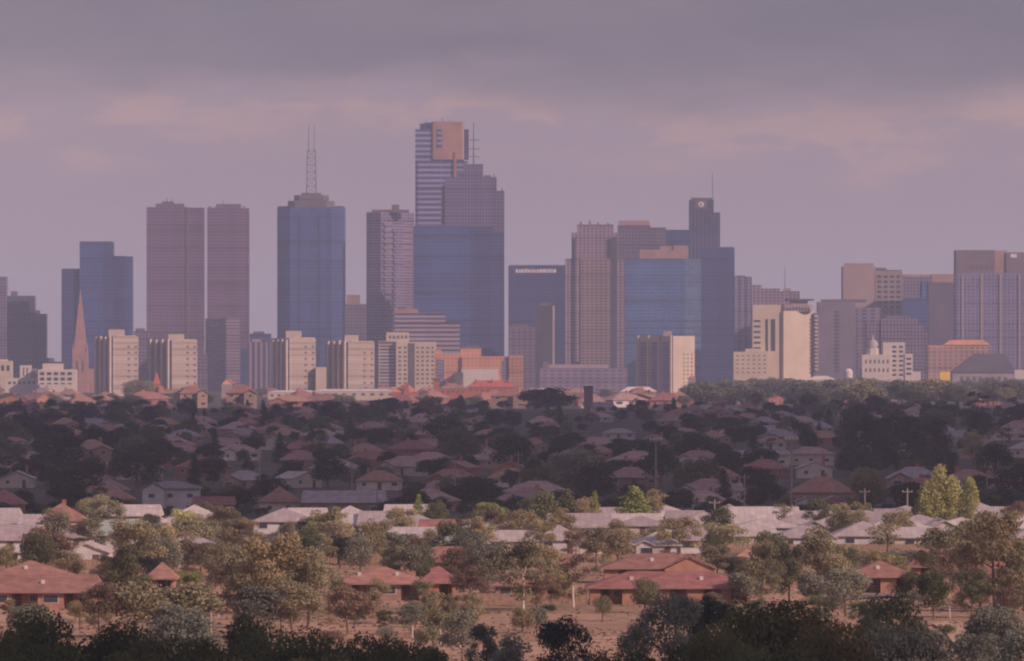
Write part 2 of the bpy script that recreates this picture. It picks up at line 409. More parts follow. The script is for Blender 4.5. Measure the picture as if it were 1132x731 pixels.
def tree_proto(shape, lm, bark, seed):
    key = (shape, lm, bark, seed)
    if key in PROTO: return PROTO[key]
    if shape == 'round': cl = clumps_round(26, seed=seed); V = leaves(cl, 6500, .017); th, r, nm = .45, .024, 'tree'
    elif shape == 'roundfar': cl = clumps_round(20, seed=seed); V = leaves(cl, 3200, .025); th, r, nm = .42, .024, 'tree'
    elif shape == 'wide': cl = clumps_round(26, w=1.0, h=.9, zc=.52, seed=seed); V = leaves(cl, 5200, .022); th, r, nm = .4, .024, 'tree'
    elif shape == 'near': cl = clumps_round(60, seed=seed) ; V = leaves(cl, 32000, .0105); th, r, nm = .45, .022, 'tree'
    elif shape == 'gum': cl = clumps_gum(24, seed=seed); V = leaves(cl, 6500, .0145, shell=.5); th, r, nm = .5, .017, 'gum_tree'
    elif shape == 'gumthin': cl = clumps_gum(12, seed=seed, spread=.3); V = leaves(cl, 2000, .015, shell=.4); th, r, nm = .55, .017, 'gum_tree'
    elif shape == 'cone': cl = clumps_cone(seed); V = leaves(cl, 4200, .020, shell=.6); th, r, nm = .2, .02, 'conifer'
    elif shape == 'poplar': cl = clumps_poplar(seed); V = leaves(cl, 7000, .014, shell=.4); th, r, nm = .35, .016, 'poplar_tree'
    elif shape == 'pine': cl = clumps_pine(seed); V = leaves(cl, 1500, .022, shell=.3); th, r, nm = .85, .016, 'pine_tree'
    elif shape == 'shrub':
        rd = random.Random(seed); cl = [((rd.uniform(-.35, .35), rd.uniform(-.35, .35), rd.uniform(.25, .6)), (.22, .22, rd.uniform(.2, .36))) for _ in range(12)]
        V = leaves(cl, 2600, .03); th, r, nm = .3, .02, 'shrub'
    cme = leaf_mesh('crown', V, LM[lm])
    e = MB(); tm = trunk_mb(cl, th, r, 7, seed)
    t = tm.build('trunk', BARK[bark]); tme = t.data; bpy.data.objects.remove(t)
    PROTO[key] = (nm, cme, tme); return PROTO[key]
def place_tree(shape, lm, px, pbase, hpx, wpx, label, d=None, bark='bark', group=None, seed=None, cat='tree', rz=None):
    """a tree standing on the ground; hpx, wpx = size as seen in the photograph"""
    d = d or row_d(pbase); seed = random.randint(0, 3) if seed is None else seed
    nm, cme, tme = tree_proto(shape, lm, bark, seed)
    h = hpx * d / F; wd = wpx * d / F
    ref = dict(round=.92, roundfar=.92, wide=.92, near=.95, gum=.80, gumthin=.65, cone=.62, poplar=.60, pine=.95, shrub=1.1)[shape]
    top = dict(round=1.0, roundfar=1.0, wide=.9, near=1.02, gum=.96, gumthin=.95, cone=1.0, poplar=1.04, pine=.99, shrub=.92)[shape]
    root = empty(nm, (X(px, d), d, gz(d) - .1), random.random() * 6.28 if rz is None else rz)
    sx = wd / ref; root.scale = (sx, sx, h / top)
    for n, me in (('crown', cme), ('trunk', tme)):
        o = bpy.data.objects.new(n, me); col.objects.link(o); o.parent = root
    if cat == 'tree': cat = {'gum': 'gum tree', 'gumthin': 'gum tree', 'cone': 'conifer', 'poplar': 'poplar', 'pine': 'pine tree'}.get(shape, 'tree')
    tag(root, label, cat, group)
    if cat == 'tree' and label is None: SMALL.append((hpx * wpx * (.4 if d > 5150 else 1), root))
    return root
SMALL = []
def merge_smallest(keep):
    """past the 300 that show largest, the remaining far trees become one stuff object"""
    SMALL.sort(key=lambda t: -t[0]); rest = [o for _, o in SMALL[keep:]]
    if not rest: return
    bpy.context.view_layer.update(); names = set(o.name for o in rest); ms = []; V = []; L = []; MI = []; k0 = 0; Ls = []; Lt = []; l0 = 0
    for o in rest:
        for c in o.children:
            me = c.data; n = len(me.vertices); v = np.empty(n * 3); me.vertices.foreach_get('co', v); v = v.reshape(-1, 3)
            M = np.array(c.matrix_world); V.append(v @ M[:3, :3].T + M[:3, 3])
            li = np.empty(len(me.loops), dtype=np.int32); me.loops.foreach_get('vertex_index', li); L.append(li + k0)
            lt = np.empty(len(me.polygons), dtype=np.int32); me.polygons.foreach_get('loop_total', lt); Lt.append(lt)
            m = me.materials[0]
            if m not in ms: ms.append(m)
            MI.append(np.full(len(lt), ms.index(m), dtype=np.int32)); k0 += n
    V = np.concatenate(V).astype(np.float32); L = np.concatenate(L).astype(np.int32); Lt = np.concatenate(Lt); MI = np.concatenate(MI)
    Ls = np.concatenate([[0], np.cumsum(Lt)[:-1]]).astype(np.int32)
    me = bpy.data.meshes.new('distant_trees'); me.vertices.add(len(V)); me.vertices.foreach_set('co', V.ravel()); me.loops.add(len(L)); me.loops.foreach_set('vertex_index', L)
    me.polygons.add(len(Lt)); me.polygons.foreach_set('loop_start', Ls); me.polygons.foreach_set('loop_total', Lt)
    for m in ms: me.materials.append(m)
    me.polygons.foreach_set('material_index', MI); me.update(); me.validate()
    o = bpy.data.objects.new('distant_trees', me); col.objects.link(o); tag(o, 'smallest far trees filling the gaps of the suburb and the belt beyond the ridge', 'trees', kind='stuff')
    global PENDING
    PENDING = [t for t in PENDING if t[0].name not in names]
    for q in rest:
        for c in list(q.children): bpy.data.objects.remove(c)
        bpy.data.objects.remove(q)
    print('merged', len(rest))

# ------------------------------------------------------------------ city towers
mauve = lambda n, **k: facade('concrete_' + n, k.pop('c', (.21, .16, .20)), k.pop('g', (.06, .06, .09)), **k)
G_blue = facade('glass_blue', (.065, .085, .21), (.07, .13, .40), floor=3.9, bay=3.0, wx=.86, wz=.72, var=.14, gmetal=.55, band=14)
G_bright = facade('glass_bright_blue', (.09, .145, .29), (.085, .20, .52), floor=3.9, bay=3.2, wx=.84, wz=.66, var=.25, gmetal=.55, band=12)
G_dark = facade('glass_dark_blue', (.05, .06, .15), (.055, .085, .26), floor=3.9, bay=3.0, wx=.9, wz=.7, var=.12, gmetal=.5)
C_broad = facade('pinkish_brown_precast', (.19, .12, .17), (.10, .075, .14), floor=3.7, bay=3.4, wx=.55, wz=.5, band=16, var=.2)
C_balc = facade('balconied_mauve', (.24, .19, .26), (.08, .08, .16), floor=3.2, bay=9, wx=.9, wz=.46, var=.25)
C_stripe = facade('striped_white_blue', (.30, .27, .36), (.08, .11, .28), floor=6.2, bay=50, wx=.99, wz=.55, var=.1)
C_grid = facade('gridded_mauve', (.23, .18, .22), (.07, .07, .13), floor=3.6, bay=3.6, wx=.6, wz=.6, var=.25)
C_pinkgrid = facade('pink_residential', (.32, .235, .25), (.09, .08, .13), floor=3.3, bay=4.4, wx=.55, wz=.6, var=.3)
C_plain = mat('plain_precast', (.33, .25, .25), .85, scale=.05, var=.12)
C_blank = mat('blank_concrete', (.28, .205, .20), .85, scale=.04, var=.10)
C_cream = mat('cream_render', (.56, .44, .35), .8, scale=.06, var=.10)
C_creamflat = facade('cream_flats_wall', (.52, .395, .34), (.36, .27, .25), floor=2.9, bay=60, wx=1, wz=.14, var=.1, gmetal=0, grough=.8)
C_flatshade = facade('flats_shade_toned_wall', (.34, .30, .36), (.12, .11, .17), floor=2.9, bay=2.6, wx=.7, wz=.55, var=.2)  # darker bluish wall: shade of the left-hand faces put into the colour
C_white = mat('white_render', (.60, .50, .46), .8, scale=.06, var=.08)
C_orange = facade('orange_brick_complex', (.68, .31, .20), (.40, .20, .15), floor=3.4, bay=4, wx=.5, wz=.35, var=.2, gmetal=.1)
C_tan = mat('tan_render', (.34, .26, .26), .85, scale=.05)
C_gold = mat('gold_panel', (.40, .215, .165), .5, metal=.15, scale=.05, var=.2)
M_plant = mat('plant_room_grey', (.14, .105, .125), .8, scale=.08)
M_plantlit = mat('plant_room_sunlit', (.34, .21, .19), .8, scale=.08)  # lit copy of the plant-room grey, warm sunlight put into the colour
M_steel = mat('mast_steel', (.16, .13, .15), .6, scale=.3)
M_win = mat('window_dark', (.06, .055, .075), .25, scale=.2, spec=.5)
M_winb = mat('window_brown', (.13, .10, .11), .4, scale=.2, spec=.5)
M_sign = mat('sign_white', (.75, .65, .68), .6, scale=.2)
M_redbrick = mat('red_brick', (.42, .13, .09), .9, scale=.2)
M_redroof = mat('red_tile_roof', (.50, .14, .10), .85, scale=.3, perobj=.4)
M_stack = mat('dull_stack_brick', (.24, .14, .13), .9, scale=.3)
M_spire = mat('spire_stone', (.38, .21, .19), .85, scale=.1)
M_yellow = mat('yellow_sign', (.85, .55, .05), .6, scale=.2)
M_dome = mat('dome_grey', (.40, .32, .33), .7, scale=.1)
M_darkroof = mat('dark_metal_roof', (.09, .075, .10), .6, scale=.1)

def plan(x0, x1, d, D=28, xs=None, a=None, dy=0, ch=0):
    """plan polygon (world x, y) of a block seen from column x0 to x1"""
    y = d + dy; A, B_ = (x0 - 566) * y / F, (x1 - 566) * y / F
    if xs is None:
        if ch: return [(A + ch, y), (B_ - ch, y), (B_, y + ch), (B_, y + D - ch), (B_ - ch, y + D), (A + ch, y + D), (A, y + D - ch), (A, y + ch)]
        return [(A, y), (B_, y), (B_, y + D), (A, y + D)]
    a = a or R(40); P = xs_ = (xs - 566) * d / F; k0 = (x0 - 566) / F; k1 = (x1 - 566) / F
    Dd = (P - k0 * y) / (math.sin(a) + k0 * math.cos(a)); W = (k1 * y - P) / (math.cos(a) - k1 * math.sin(a))
    r = (math.cos(a) * W, math.sin(a) * W); l = (-math.sin(a) * Dd, math.cos(a) * Dd)
    return [(P, y), (P + r[0], y + r[1]), (P + r[0] + l[0], y + r[1] + l[1]), (P + l[0], y + l[1])]
class Bld:
    def __init__(s, name, label, cat, d, xc, group=None):
        s.d = d; s.o = Vector((X(xc, d), d, gz(d))); s.root = empty(name, s.o); tag(s.root, label, cat, group)
    def loc(s, pts): return [(x - s.o.x, y - s.o.y) for x, y in pts]
    def z(s, py): return Z(py, s.d) - s.o.z
    def x(s, px): return X(px, s.d) - s.o.x
    def block(s, n, x0, x1, yt, m, yb=None, parent=None, top=None, **k):
        z0 = -1 if yb is None else s.z(yb)
        pl = s.loc(plan(x0, x1, s.d, **k))
        tp = None
        if top is not None:
            cx = sum(p[0] for p in pl) / len(pl); cy = sum(p[1] for p in pl) / len(pl)
            tp = [(cx + (p[0] - cx) * top, cy + (p[1] - cy) * top) for p in pl]
        return MB().prism(pl, z0, s.z(yt), tp).build(n, m, parent or s.root)
    def rod(s, n, px, y0, y1, r0=.6, r1=.3, dy=12, parent=None):
        return MB().tube((s.x(px), dy, s.z(y0)), (s.x(px), dy, s.z(y1)), r0, r1, 6).build(n, M_steel, parent or s.root)
    def wins(s, x0, x1, y0, y1, nx, ny, fw=.55, fh=.5, m=None, parent=None, dy=0, n='window', y_off=-.25):
        """recess-dark windows on the front face, each a mesh of its own"""
        cw = (x1 - x0) / nx; chh = (y1 - y0) / ny; me = None
        W = cw * fw * s.d / F; H = chh * fh * s.d / F
        for i in range(nx):
            for j in range(ny):
                cx = s.x(x0 + (i + .5) * cw); cz = s.z(y0 + (j + .5) * chh)
                if me is None:
                    o = MB().box(-W / 2, W / 2, y_off, .3, -H / 2, H / 2).build(n, m or M_win, parent or s.root); me = o.data
                else:
                    o = bpy.data.objects.new(n, me); col.objects.link(o); o.parent = parent or s.root
                o.location = (cx, dy, cz)

b = Bld('office_tower', 'mauve tower sliver cut by the left edge of the photo', 'tower', 9300, 0)
b.block('tower_body', -14, 7, 306, C_grid)
b = Bld('office_tower', 'dark stepped tower with small roof block beside the left edge', 'tower', 9200, 28)
b.block('tower_body', 7.5, 38, 327, facade('dark_stepped', (.09, .09, .16), (.05, .06, .14), floor=3.6, bay=3.2, var=.25)); b.block('lower_wing', 38.2, 51, 347, MATS['dark_stepped'], dy=3)
b.block('roof_block', 12, 19, 322, M_plant, yb=328, dy=5, D=10); b.block('podium', 51, 58, 396, MATS['dark_stepped'], dy=4); b.block('parapet', 38, 44, 343, M_plant, yb=348, dy=8, D=8)
b.wins(9, 37, 334, 400, 6, 14, .5, .5, M_winb)
b = Bld('glass_tower', 'three-part blue glass tower behind the orange church spire', 'tower', 9100, 107)
b.block('tower_body', 88, 114, 268, G_blue); b.block('corner_bay', 113.8, 125, 268.4, G_dark, dy=3); b.block('left_wing', 68, 88.3, 297, G_dark, dy=5); b.block('right_wing', 124.7, 138, 283, G_dark, dy=6); b.block('right_bay', 137.8, 146, 283.4, G_blue, dy=8)
b.block('roof_rim', 88.5, 124.5, 266.8, M_plant, yb=268.5, D=20, dy=5)
# church
b = Bld('church', 'church with tall orange stone spire before the blue glass tower', 'church', 8400, 90)
b.block('tower_body', 80, 97, 391, M_spire, D=16); b.block('nave', 76, 106, 408, M_spire, dy=18, D=30)
b.block('spire', 81, 96, 321, M_spire, yb=391, D=14, dy=1, top=.03)
for px in (80.6, 96.4): b.block('pinnacle', px - 1.1, px + 1.1, 379, M_spire, yb=391, D=2, top=.1)
b.wins(82, 95, 398, 412, 2, 1, .3, .8, M_winb)
b.block('belfry', 80.8, 96.2, 388.5, M_spire, yb=391, D=15, dy=.7)

def flats(x0, xs, x1, yt, yt2, bx0, bx1, yb2, label, d, ext=None):
    """slab block of cream flats: ribbed shaded face to the left, plain lit face to the right"""
    b = Bld('apartment_tower', label, 'apartment tower', d, (x0 + x1) / 2, 'cream blocks of flats in front of the skyline')
    a = R(40)
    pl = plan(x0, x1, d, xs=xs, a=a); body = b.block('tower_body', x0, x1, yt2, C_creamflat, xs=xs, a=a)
    body.data.materials.append(C_flatshade); body.data.polygons[5].material_index = 1  # left face takes the wall colour with shade painted in
    P, L = Vector(b.loc(pl)[0]), Vector(b.loc(pl)[3]); u = (L - P); ln = u.length; u.normalize(); nrm = Vector((-math.cos(a), -math.sin(a)))
    for i in range(4):
        c = P + u * ln * (i + .45) / 4.1
        pts = [c - u * 1.3, c + u * 1.3, c + u * 1.3 + nrm * 2.6, c - u * 1.3 + nrm * 2.6]
        MB().prism([tuple(q) for q in reversed(pts)], -1, b.z(yt) + random.uniform(-.5, .8)).build('fin', C_cream, b.root)
    b.block('lift_room', bx0, bx1, yb2, C_cream, yb=yt2 + 1, D=12, dy=8); b.block('roof_tank', bx0 + 2, bx1 - 5, yb2 - 1.6, M_plant, yb=yb2, D=6, dy=10)
    b.block('parapet', xs + 1.2, x1 - 1.5, yt2 - .9, C_cream, yb=yt2, xs=xs + 3, a=a, dy=1.5)
    # stacked balconies along the right rim of the lit face
    W = Vector(b.loc(pl)[1]) - P; wl = W.length; W.normalize(); nn = Vector((math.sin(a), -math.cos(a)))
    zt = b.z(yt2)
    n = int(zt / 5.8)
    for cx in (.62, .9):
        for j in range(1, n):
            c = P + W * wl * cx; q = [c - W * 1.4 + nn * .25, c + W * 1.4 + nn * .25, c + W * 1.4 - nn * .2, c - W * 1.4 - nn * .2]
            MB().prism([tuple(v) for v in q], j * 5.8, j * 5.8 + 1.9).build('window', M_winb, b.root)
    if ext: b.block('side_annexe', *ext, C_cream, dy=9)
    return b
flats(104, 125, 153, 372, 372, 120, 137, 364.5, 'leftmost cream block of flats beside the orange church spire', 7800)
flats(163, 190, 218, 375, 376, 186, 203, 369.5, 'cream block of flats below the broad mauve tower, red spire at its foot', 7820)
flats(300, 320, 349, 375, 374, 316, 333, 366, 'cream block of flats below the twin-masted blue tower, small annexe attached', 7800, (349, 360, 406))
flats(360, 385, 414, 377, 378, 381, 396, 370.5, 'cream block of flats between the twin-masted tower and the balconied mauve tower', 7830)

b = Bld('office_tower', 'broad mauve tower, widest and leftmost of the two plain slab towers', 'tower', 9300, 193)
b.block('tower_body', 162, 207, 229, C_broad, D=36); b.block('right_bay', 206.8, 225, 229.6, C_broad, D=34, dy=4); b.block('roof_tier', 172, 203, 225, M_plant, yb=229.5, D=22, dy=12); b.block('roof_tier', 179, 192, 222.6, M_plant, yb=225, D=10, dy=16)
b.rod('antenna', 184, 223, 218); b.rod('antenna', 189, 223, 219.5); b.block('corner_rib', 205.6, 208.4, 229, M_plant, D=.8, dy=-.8)
b = Bld('office_tower', 'slim mauve tower standing right of the broad mauve tower', 'tower', 9330, 252)
b.block('tower_body', 229, 266, 229.5, C_broad, D=30); b.block('right_bay', 265.8, 275, 230.2, C_broad, D=28, dy=3); b.block('roof_tier', 239, 266, 225.5, M_plant, yb=230, D=20, dy=10); b.rod('antenna', 246, 226, 221)
for i in range(6): b.block('roof_vent', 230.5 + i * 7.5, 233 + i * 7.5, 228, M_plant, yb=229.6, D=3, dy=2 + i * .2)
b = Bld('apartment_tower', 'striped pinkish tower at the foot of the slim mauve tower', 'tower', 8600, 246)
b.block('tower_body', 227, 265, 352, facade('striped_pink', (.27, .20, .23), (.13, .11, .15), floor=3.4, bay=40, wx=.98, wz=.5, var=.2), xs=250, a=R(22))
b.block('roof_tier', 232, 252, 349, M_plant, yb=352.4, D=12, dy=8)
b = Bld('office_building', 'low dark blue building in the gap right of the slim mauve tower', 'office building', 8900, 284)
b.block('building_body', 266, 284, 386, G_dark); b.block('upper_block', 276, 299, 369, G_blue, dy=5); b.block('roof_tier', 280, 292, 366.5, M_plant, yb=369.3, dy=9, D=8)
b = Bld('apartment_building', 'narrow fin-striped block left of the third cream flats', 'apartment block', 8300, 283)
b.block('building_body', 274, 298, 378, facade('fin_striped', (.33, .25, .27), (.10, .09, .15), floor=60, bay=5.5, wx=.55, wz=.95, var=.3)); b.block('roof_tier', 279, 288, 375, M_plantlit, yb=378.3, D=8, dy=4)

# twin-masted blue tower
b = Bld('glass_tower', 'blue octagonal tower carrying a lattice mast with two tall aerials', 'tower', 9370, 343)
b.block('tower_body', 306, 381, 229, G_blue, D=70, ch=15)
for px, wd in ((330, 2), (352, 2)): b.block('facade_recess', px, px + wd, 236, G_dark, D=.6, dy=-.5)
b.block('corner_rim', 307, 320, 227.6, M_plant, yb=229.2, D=12, dy=16); b.block('corner_rim', 367, 380, 227.6, M_plant, yb=229.2, D=12, dy=16)
b.block('crown', 318, 369, 222, M_plant, yb=229.3, D=50, dy=9, ch=8); b.block('crown_tier', 325, 363, 215.5, facade('crown_ribbed', (.22, .165, .19), (.12, .1, .13), floor=5, bay=3, wx=.5, wz=.8), yb=222.3, D=38, dy=14, ch=6)
b.block('crown_cap', 333, 355, 213, M_plant, yb=215.8, D=20, dy=20)
ms = MB(); z0, z1 = b.z(213.2), b.z(166); xa, xb = b.x(338.3), b.x(348.7); yy = [25, 35]
for x_ in (xa, xb):
    for y_ in yy: ms.tube((x_, y_, z0), (x_ + (.8 if x_ == xa else -.8), y_, z1), .55, .45, 5)
for i in range(7):
    za = z0 + (z1 - z0) * i / 6; 
    for y_ in yy: ms.tube((xa, y_, za), (xb, y_, za), .4, .4, 4)
    if i < 6:
        zb = z0 + (z1 - z0) * (i + 1) / 6; ms.tube((xa, 25, za), (xb, 25, zb), .3, .3, 4); ms.tube((xb, 25, za), (xa, 25, zb), .3, .3, 4)
mast = ms.build('lattice_mast', M_steel, b.root)
for px, yt in ((340.6, 137), (346.6, 138.5)): MB().tube((b.x(px), 30, z1 - 1), (b.x(px), 30, b.z(yt)), .55, .3, 5).build('aerial', M_steel, mast)
b = Bld('office_building', 'small building with orange-lit roof block beside the twin-masted tower', 'office building', 9500, 393)
b.block('building_body', 381.5, 406, 336, C_grid); b.block('roof_block', 383, 398, 326, M_plantlit, yb=336.4, D=14, dy=5)
b = Bld('apartment_tower', 'mauve tower with rows of balconies left of the gold-crowned tower', 'apartment tower', 9000, 431)
b.block('tower_body', 405, 458, 234.5, C_balc, xs=421, a=R(62)); b.block('roof_tier', 411, 452, 231.5, M_plant, yb=235, D=20, dy=16); b.block('lift_room', 433, 441, 226, M_plant, yb=231.8, D=8, dy=20)
for i in range(22):
    b.block('balcony', 425, 434, 246 + i * 6.6, C_plain, yb=247.6 + i * 6.6, D=2.5, dy=1.6 + i * .001)
    b.block('balcony', 446, 456, 246 + i * 6.6, C_plain, yb=247.6 + i * 6.6, D=2.5, dy=13 + i * .001)
# gold-crowned tower
b = Bld('residential_tower', 'tallest tower, striped white and blue with a gold crown', 'tower', 9500, 488)
b.block('tower_body', 459, 517, 178, C_stripe, D=46, ch=3); b.block('upper_left', 459, 477.2, 143, C_stripe, yb=178.3, D=42, dy=1)
b.block('gold_crown', 477, 513, 134.5, C_gold, yb=176.5, D=34, dy=-1.5, ch=2); b.block('upper_right', 512.6, 518, 143, G_dark, yb=176, D=36, dy=4)
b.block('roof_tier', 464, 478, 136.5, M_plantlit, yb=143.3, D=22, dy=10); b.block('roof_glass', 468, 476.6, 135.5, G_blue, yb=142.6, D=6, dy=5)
b.block('crown_recess', 483, 489, 143, C_stripe, yb=163, D=1, dy=-2.2); b.block('red_stripe', 502, 504.5, 168, M_redbrick, yb=196, D=.8, dy=-2.8)
b.rod('antenna', 489, 135, 130, .5, .3); b.rod('antenna', 497, 135, 131.5, .5, .3); b.rod('antenna', 471, 136.6, 133, .5, .3)
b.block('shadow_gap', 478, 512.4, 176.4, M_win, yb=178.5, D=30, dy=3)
# cross-armed antenna tower
b = Bld('office_tower', 'stepped mauve tower with a cross-armed antenna, right of the gold crown', 'tower', 9300, 523)
cg = facade('stepped_mauve', (.17, .13, .21), (.06, .065, .16), floor=3.9, bay=3.4, wx=.6, wz=.62, var=.2)
b.block('tower_body', 492, 549, 196, cg, D=44); b.block('right_wing', 548.8, 557.5, 211, cg, D=40, dy=3); b.block('left_wing', 488, 492.3, 205, cg, D=36, dy=4)
b.block('upper_tier', 512, 534, 181.5, cg, yb=196.4, D=30, dy=5); b.block('upper_tier', 505, 512.3, 190, cg, yb=196.4, D=26, dy=6); b.block('roof_block', 535, 543, 193.5, M_plant, yb=196.3, D=10, dy=12)
mm = MB().tube((b.x(523.5), 14, b.z(182)), (b.x(523.5), 14, b.z(135)), .95, .5, 6).build('mast', M_steel, b.root)
for py in (154.5, 164.5, 173): MB().tube((b.x(518), 14, b.z(py)), (b.x(530), 14, b.z(py)), .5, .5, 5).build('cross_arm', M_steel, mm)
for px in (546, 555): b.block('corner_finial', px - .6, px + .6, 192 if px < 550 else 208, M_plant, yb=197 if px < 550 else 212, D=2, dy=4)
b = Bld('glass_tower', 'wide square-topped blue glass tower in front of the gold-crowned tower', 'tower', 8900, 506)
b.block('tower_body', 457, 518.6, 250, G_blue, D=22); b.block('right_wing', 518.4, 546, 250.3, G_dark, dy=3, D=22); b.block('far_wing', 545, 557, 256, G_dark, dy=8)
b.block('roof_rim', 460, 543, 248.6, M_plant, yb=250.4, D=14, dy=6); b.block('plant_floor', 458, 517, 322, G_dark, yb=325, D=.6, dy=-.5)
b = Bld('office_building', 'white block with long ribbon windows and stepped roof below the blue tower', 'office building', 8300, 471)
rb = facade('white_ribbon', (.40, .32, .34), (.14, .12, .16), floor=4.6, bay=80, wx=1, wz=.42, var=.1)
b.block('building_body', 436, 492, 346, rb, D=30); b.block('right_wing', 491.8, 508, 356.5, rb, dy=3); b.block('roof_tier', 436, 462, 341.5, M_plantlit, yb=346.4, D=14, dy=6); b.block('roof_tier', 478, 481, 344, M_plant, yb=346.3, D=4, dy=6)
b.block('lift_room', 440, 449, 339, M_plant, yb=341.8, D=8, dy=8)
b = Bld('apartment_building', 'cream block with small square windows and an attached ribbed wing', 'apartment block', 8100, 453)
b.block('left_wing', 418, 438, 377, facade('cream_ribbed', (.55, .43, .40), (.14, .12, .15), floor=3.3, bay=30, wx=.98, wz=.5), dy=5); b.block('building_body', 437.8, 482, 378, C_cream)
b.block('roof_tier', 427, 452, 367.5, C_cream, yb=378.4, D=14, dy=7); b.block('centre_recess', 451, 458.5, 379.5, M_winb, D=.5, dy=-.2)
b.wins(439, 451, 382, 426, 2, 9, .45, .4, M_winb); b.wins(459, 481, 382, 426, 4, 9, .45, .4, M_winb)
b.wins(429, 451, 369.5, 376, 5, 1, .5, .5, M_winb, dy=7)
b = Bld('hospital_building', 'orange brick complex with stepped roofs below the tall towers', 'hospital', 8000, 529)
b.block('left_block', 480, 511, 391, C_orange, dy=3); b.block('building_body', 510.8, 563, 394, C_orange, D=34); b.block('roof_tier', 509, 532, 385, C_orange, yb=394.4, D=20, dy=5)
b.block('right_block', 562.8, 578.5, 393, C_orange, dy=-3); b.block('roof_tier', 480, 488, 387, C_orange, yb=391.4, D=12, dy=8); b.block('lift_room', 516, 531, 381.5, M_plant, yb=385.3, D=10, dy=9)
b.block('stair_recess', 483, 491, 397, C_flatshade, D=.6, dy=2.6); b.block('stair_recess', 555, 561.5, 399, C_flatshade, D=.6, dy=-.5); b.block('low_wing', 510, 551, 408, C_white, dy=-8, D=7.5)
b.block('glass_link', 503, 512, 412, M_winb, dy=-9, D=5)
b.wins(564, 577, 396, 422, 3, 7, .45, .3, M_winb, dy=-3)
b = Bld('glass_tower', 'dark blue glass tower with an illegible pale sign along its top', 'tower', 9200, 593)
b.block('tower_body', 562, 625.5, 294, G_dark); b.block('roof_rim', 562.5, 625, 293, M_plant, yb=294.3, D=20, dy=4)
rs = random.Random(5); x_ = 570
while x_ < 612:
    w_ = rs.choice((1.6, 2.2, 2.8)); b.block('sign_letter', x_, x_ + w_, 297.6 + rs.uniform(-.3, .6), M_sign, yb=301.6, D=.5, dy=-.6 ); x_ += w_ + .7
b = Bld('office_building', 'low mauve block filling the foot of the dark signed tower', 'office building', 8850, 577)
b.block('building_body', 562, 592, 361, mauve('low', c=(.18, .13, .16), floor=3.6, bay=6, wx=.5, wz=.4)); b.block('roof_tier', 566, 584, 358.5, M_plant, yb=361.3, D=10, dy=5)
b = Bld('office_tower', 'small tan tower with a flat roof cap beside the stepped pink tower', 'tower', 8700, 602)
b.block('tower_body', 592, 613, 338, C_tan, xs=611, a=R(20)); b.block('roof_cap', 596, 609, 334.5, M_plant, yb=338.4, D=8, dy=5)
b = Bld('residential_tower', 'broad stepped pinkish tower with brown window grid and rooftop spikes', 'tower', 8900, 657)
b.block('left_wing', 625, 642, 286, C_pinkgrid, dy=4); b.block('tower_body', 641.8, 675, 286, facade('brown_grid', (.30, .205, .20), (.10, .08, .11), floor=3.4, bay=5, wx=.7, wz=.45), D=40, dy=-1); b.block('right_wing', 674.8, 690.5, 288, C_pinkgrid, dy=4)
b.block('upper_tier', 632, 683, 257, C_pinkgrid, yb=288.4, D=32, dy=6); b.block('crown', 638, 678, 248, C_pinkgrid, yb=257.4, D=24, dy=9)
b.block('bay', 636, 641.4, 262, C_pinkgrid, yb=400, D=4, dy=.3); b.block('glass_strip', 675.5, 682, 262, M_win, yb=412, D=2, dy=2.2)
for px, yt in ((642, 244.5), (652, 242.5), (661, 245.5), (672, 246)): b.block('spike', px - 1.5, px + 1.5, yt, M_plant, yb=248.3, D=3, dy=11, top=.3)
b = Bld('podium_building', 'low grey podium hall at the foot of the stepped pinkish tower', 'building', 8600, 640)
b.block('building_body', 597, 694, 407, mauve('podium', c=(.24, .18, .23), floor=4, bay=8, wx=.6, wz=.3)); b.block('upper_block', 606, 672, 403, C_plain, yb=407.4, dy=6, D=16); b.block('lift_room', 600, 607, 400, M_plant, yb=407.4, dy=5, D=6)
b = Bld('office_tower', 'mauve tower with flat cap behind the wide blue tower, stepping down rightwards', 'tower', 9400, 715)
b.block('tower_body', 683, 719, 249, mauve('cap', c=(.15, .115, .155), floor=3.8, bay=3.6, band=8)); b.block('cap', 684, 718, 244, M_plantlit, yb=249.4, D=24, dy=3); b.block('right_wing', 718.8, 736, 251.5, MATS['concrete_cap'], dy=4); b.block('far_wing', 735.8, 763, 254, G_dark, dy=6)
b = Bld('office_tower', 'dark narrow tower bearing a small white emblem near its top', 'tower', 9500, 777)
b.block('tower_body', 762, 789, 221, facade('dark_ribbed', (.08, .075, .17), (.05, .055, .15), floor=90, bay=4.4, wx=.5, wz=1), D=30); b.block('right_wing', 788.8, 796, 235, MATS['dark_ribbed'], dy=3)
b.block('crown', 764, 787, 218.6, M_plant, yb=221.3, D=20, dy=3); b.rod('aerial', 788, 222, 191, .6, .35); b.block('crown_panel', 768, 782, 221.5, M_plant, yb=231, D=.4, dy=-.5)
em = MB(); cx, cz = b.x(775), b.z(226)
em.tube((cx, -1.1, cz), (cx, -.7, cz), 3.2, 3.2, 20); e_ = em.build('emblem', M_sign, b.root); MB().tube((cx, -1.5, cz), (cx, -1.15, cz), 1.5, 1.5, 14).build('emblem_centre', M_redbrick, e_)
b = Bld('glass_tower', 'wide bright blue glass tower with a pink-lit rooftop box', 'tower', 9000, 732)
b.block('tower_body', 690, 757, 286, G_bright, D=40); b.block('right_bay', 756.8, 775, 286, facade('glass_pale_blue', (.14, .19, .30), (.13, .24, .46), floor=3.9, bay=3.6, wx=.82, wz=.62, var=.3, gmetal=.35), dy=1, D=38)
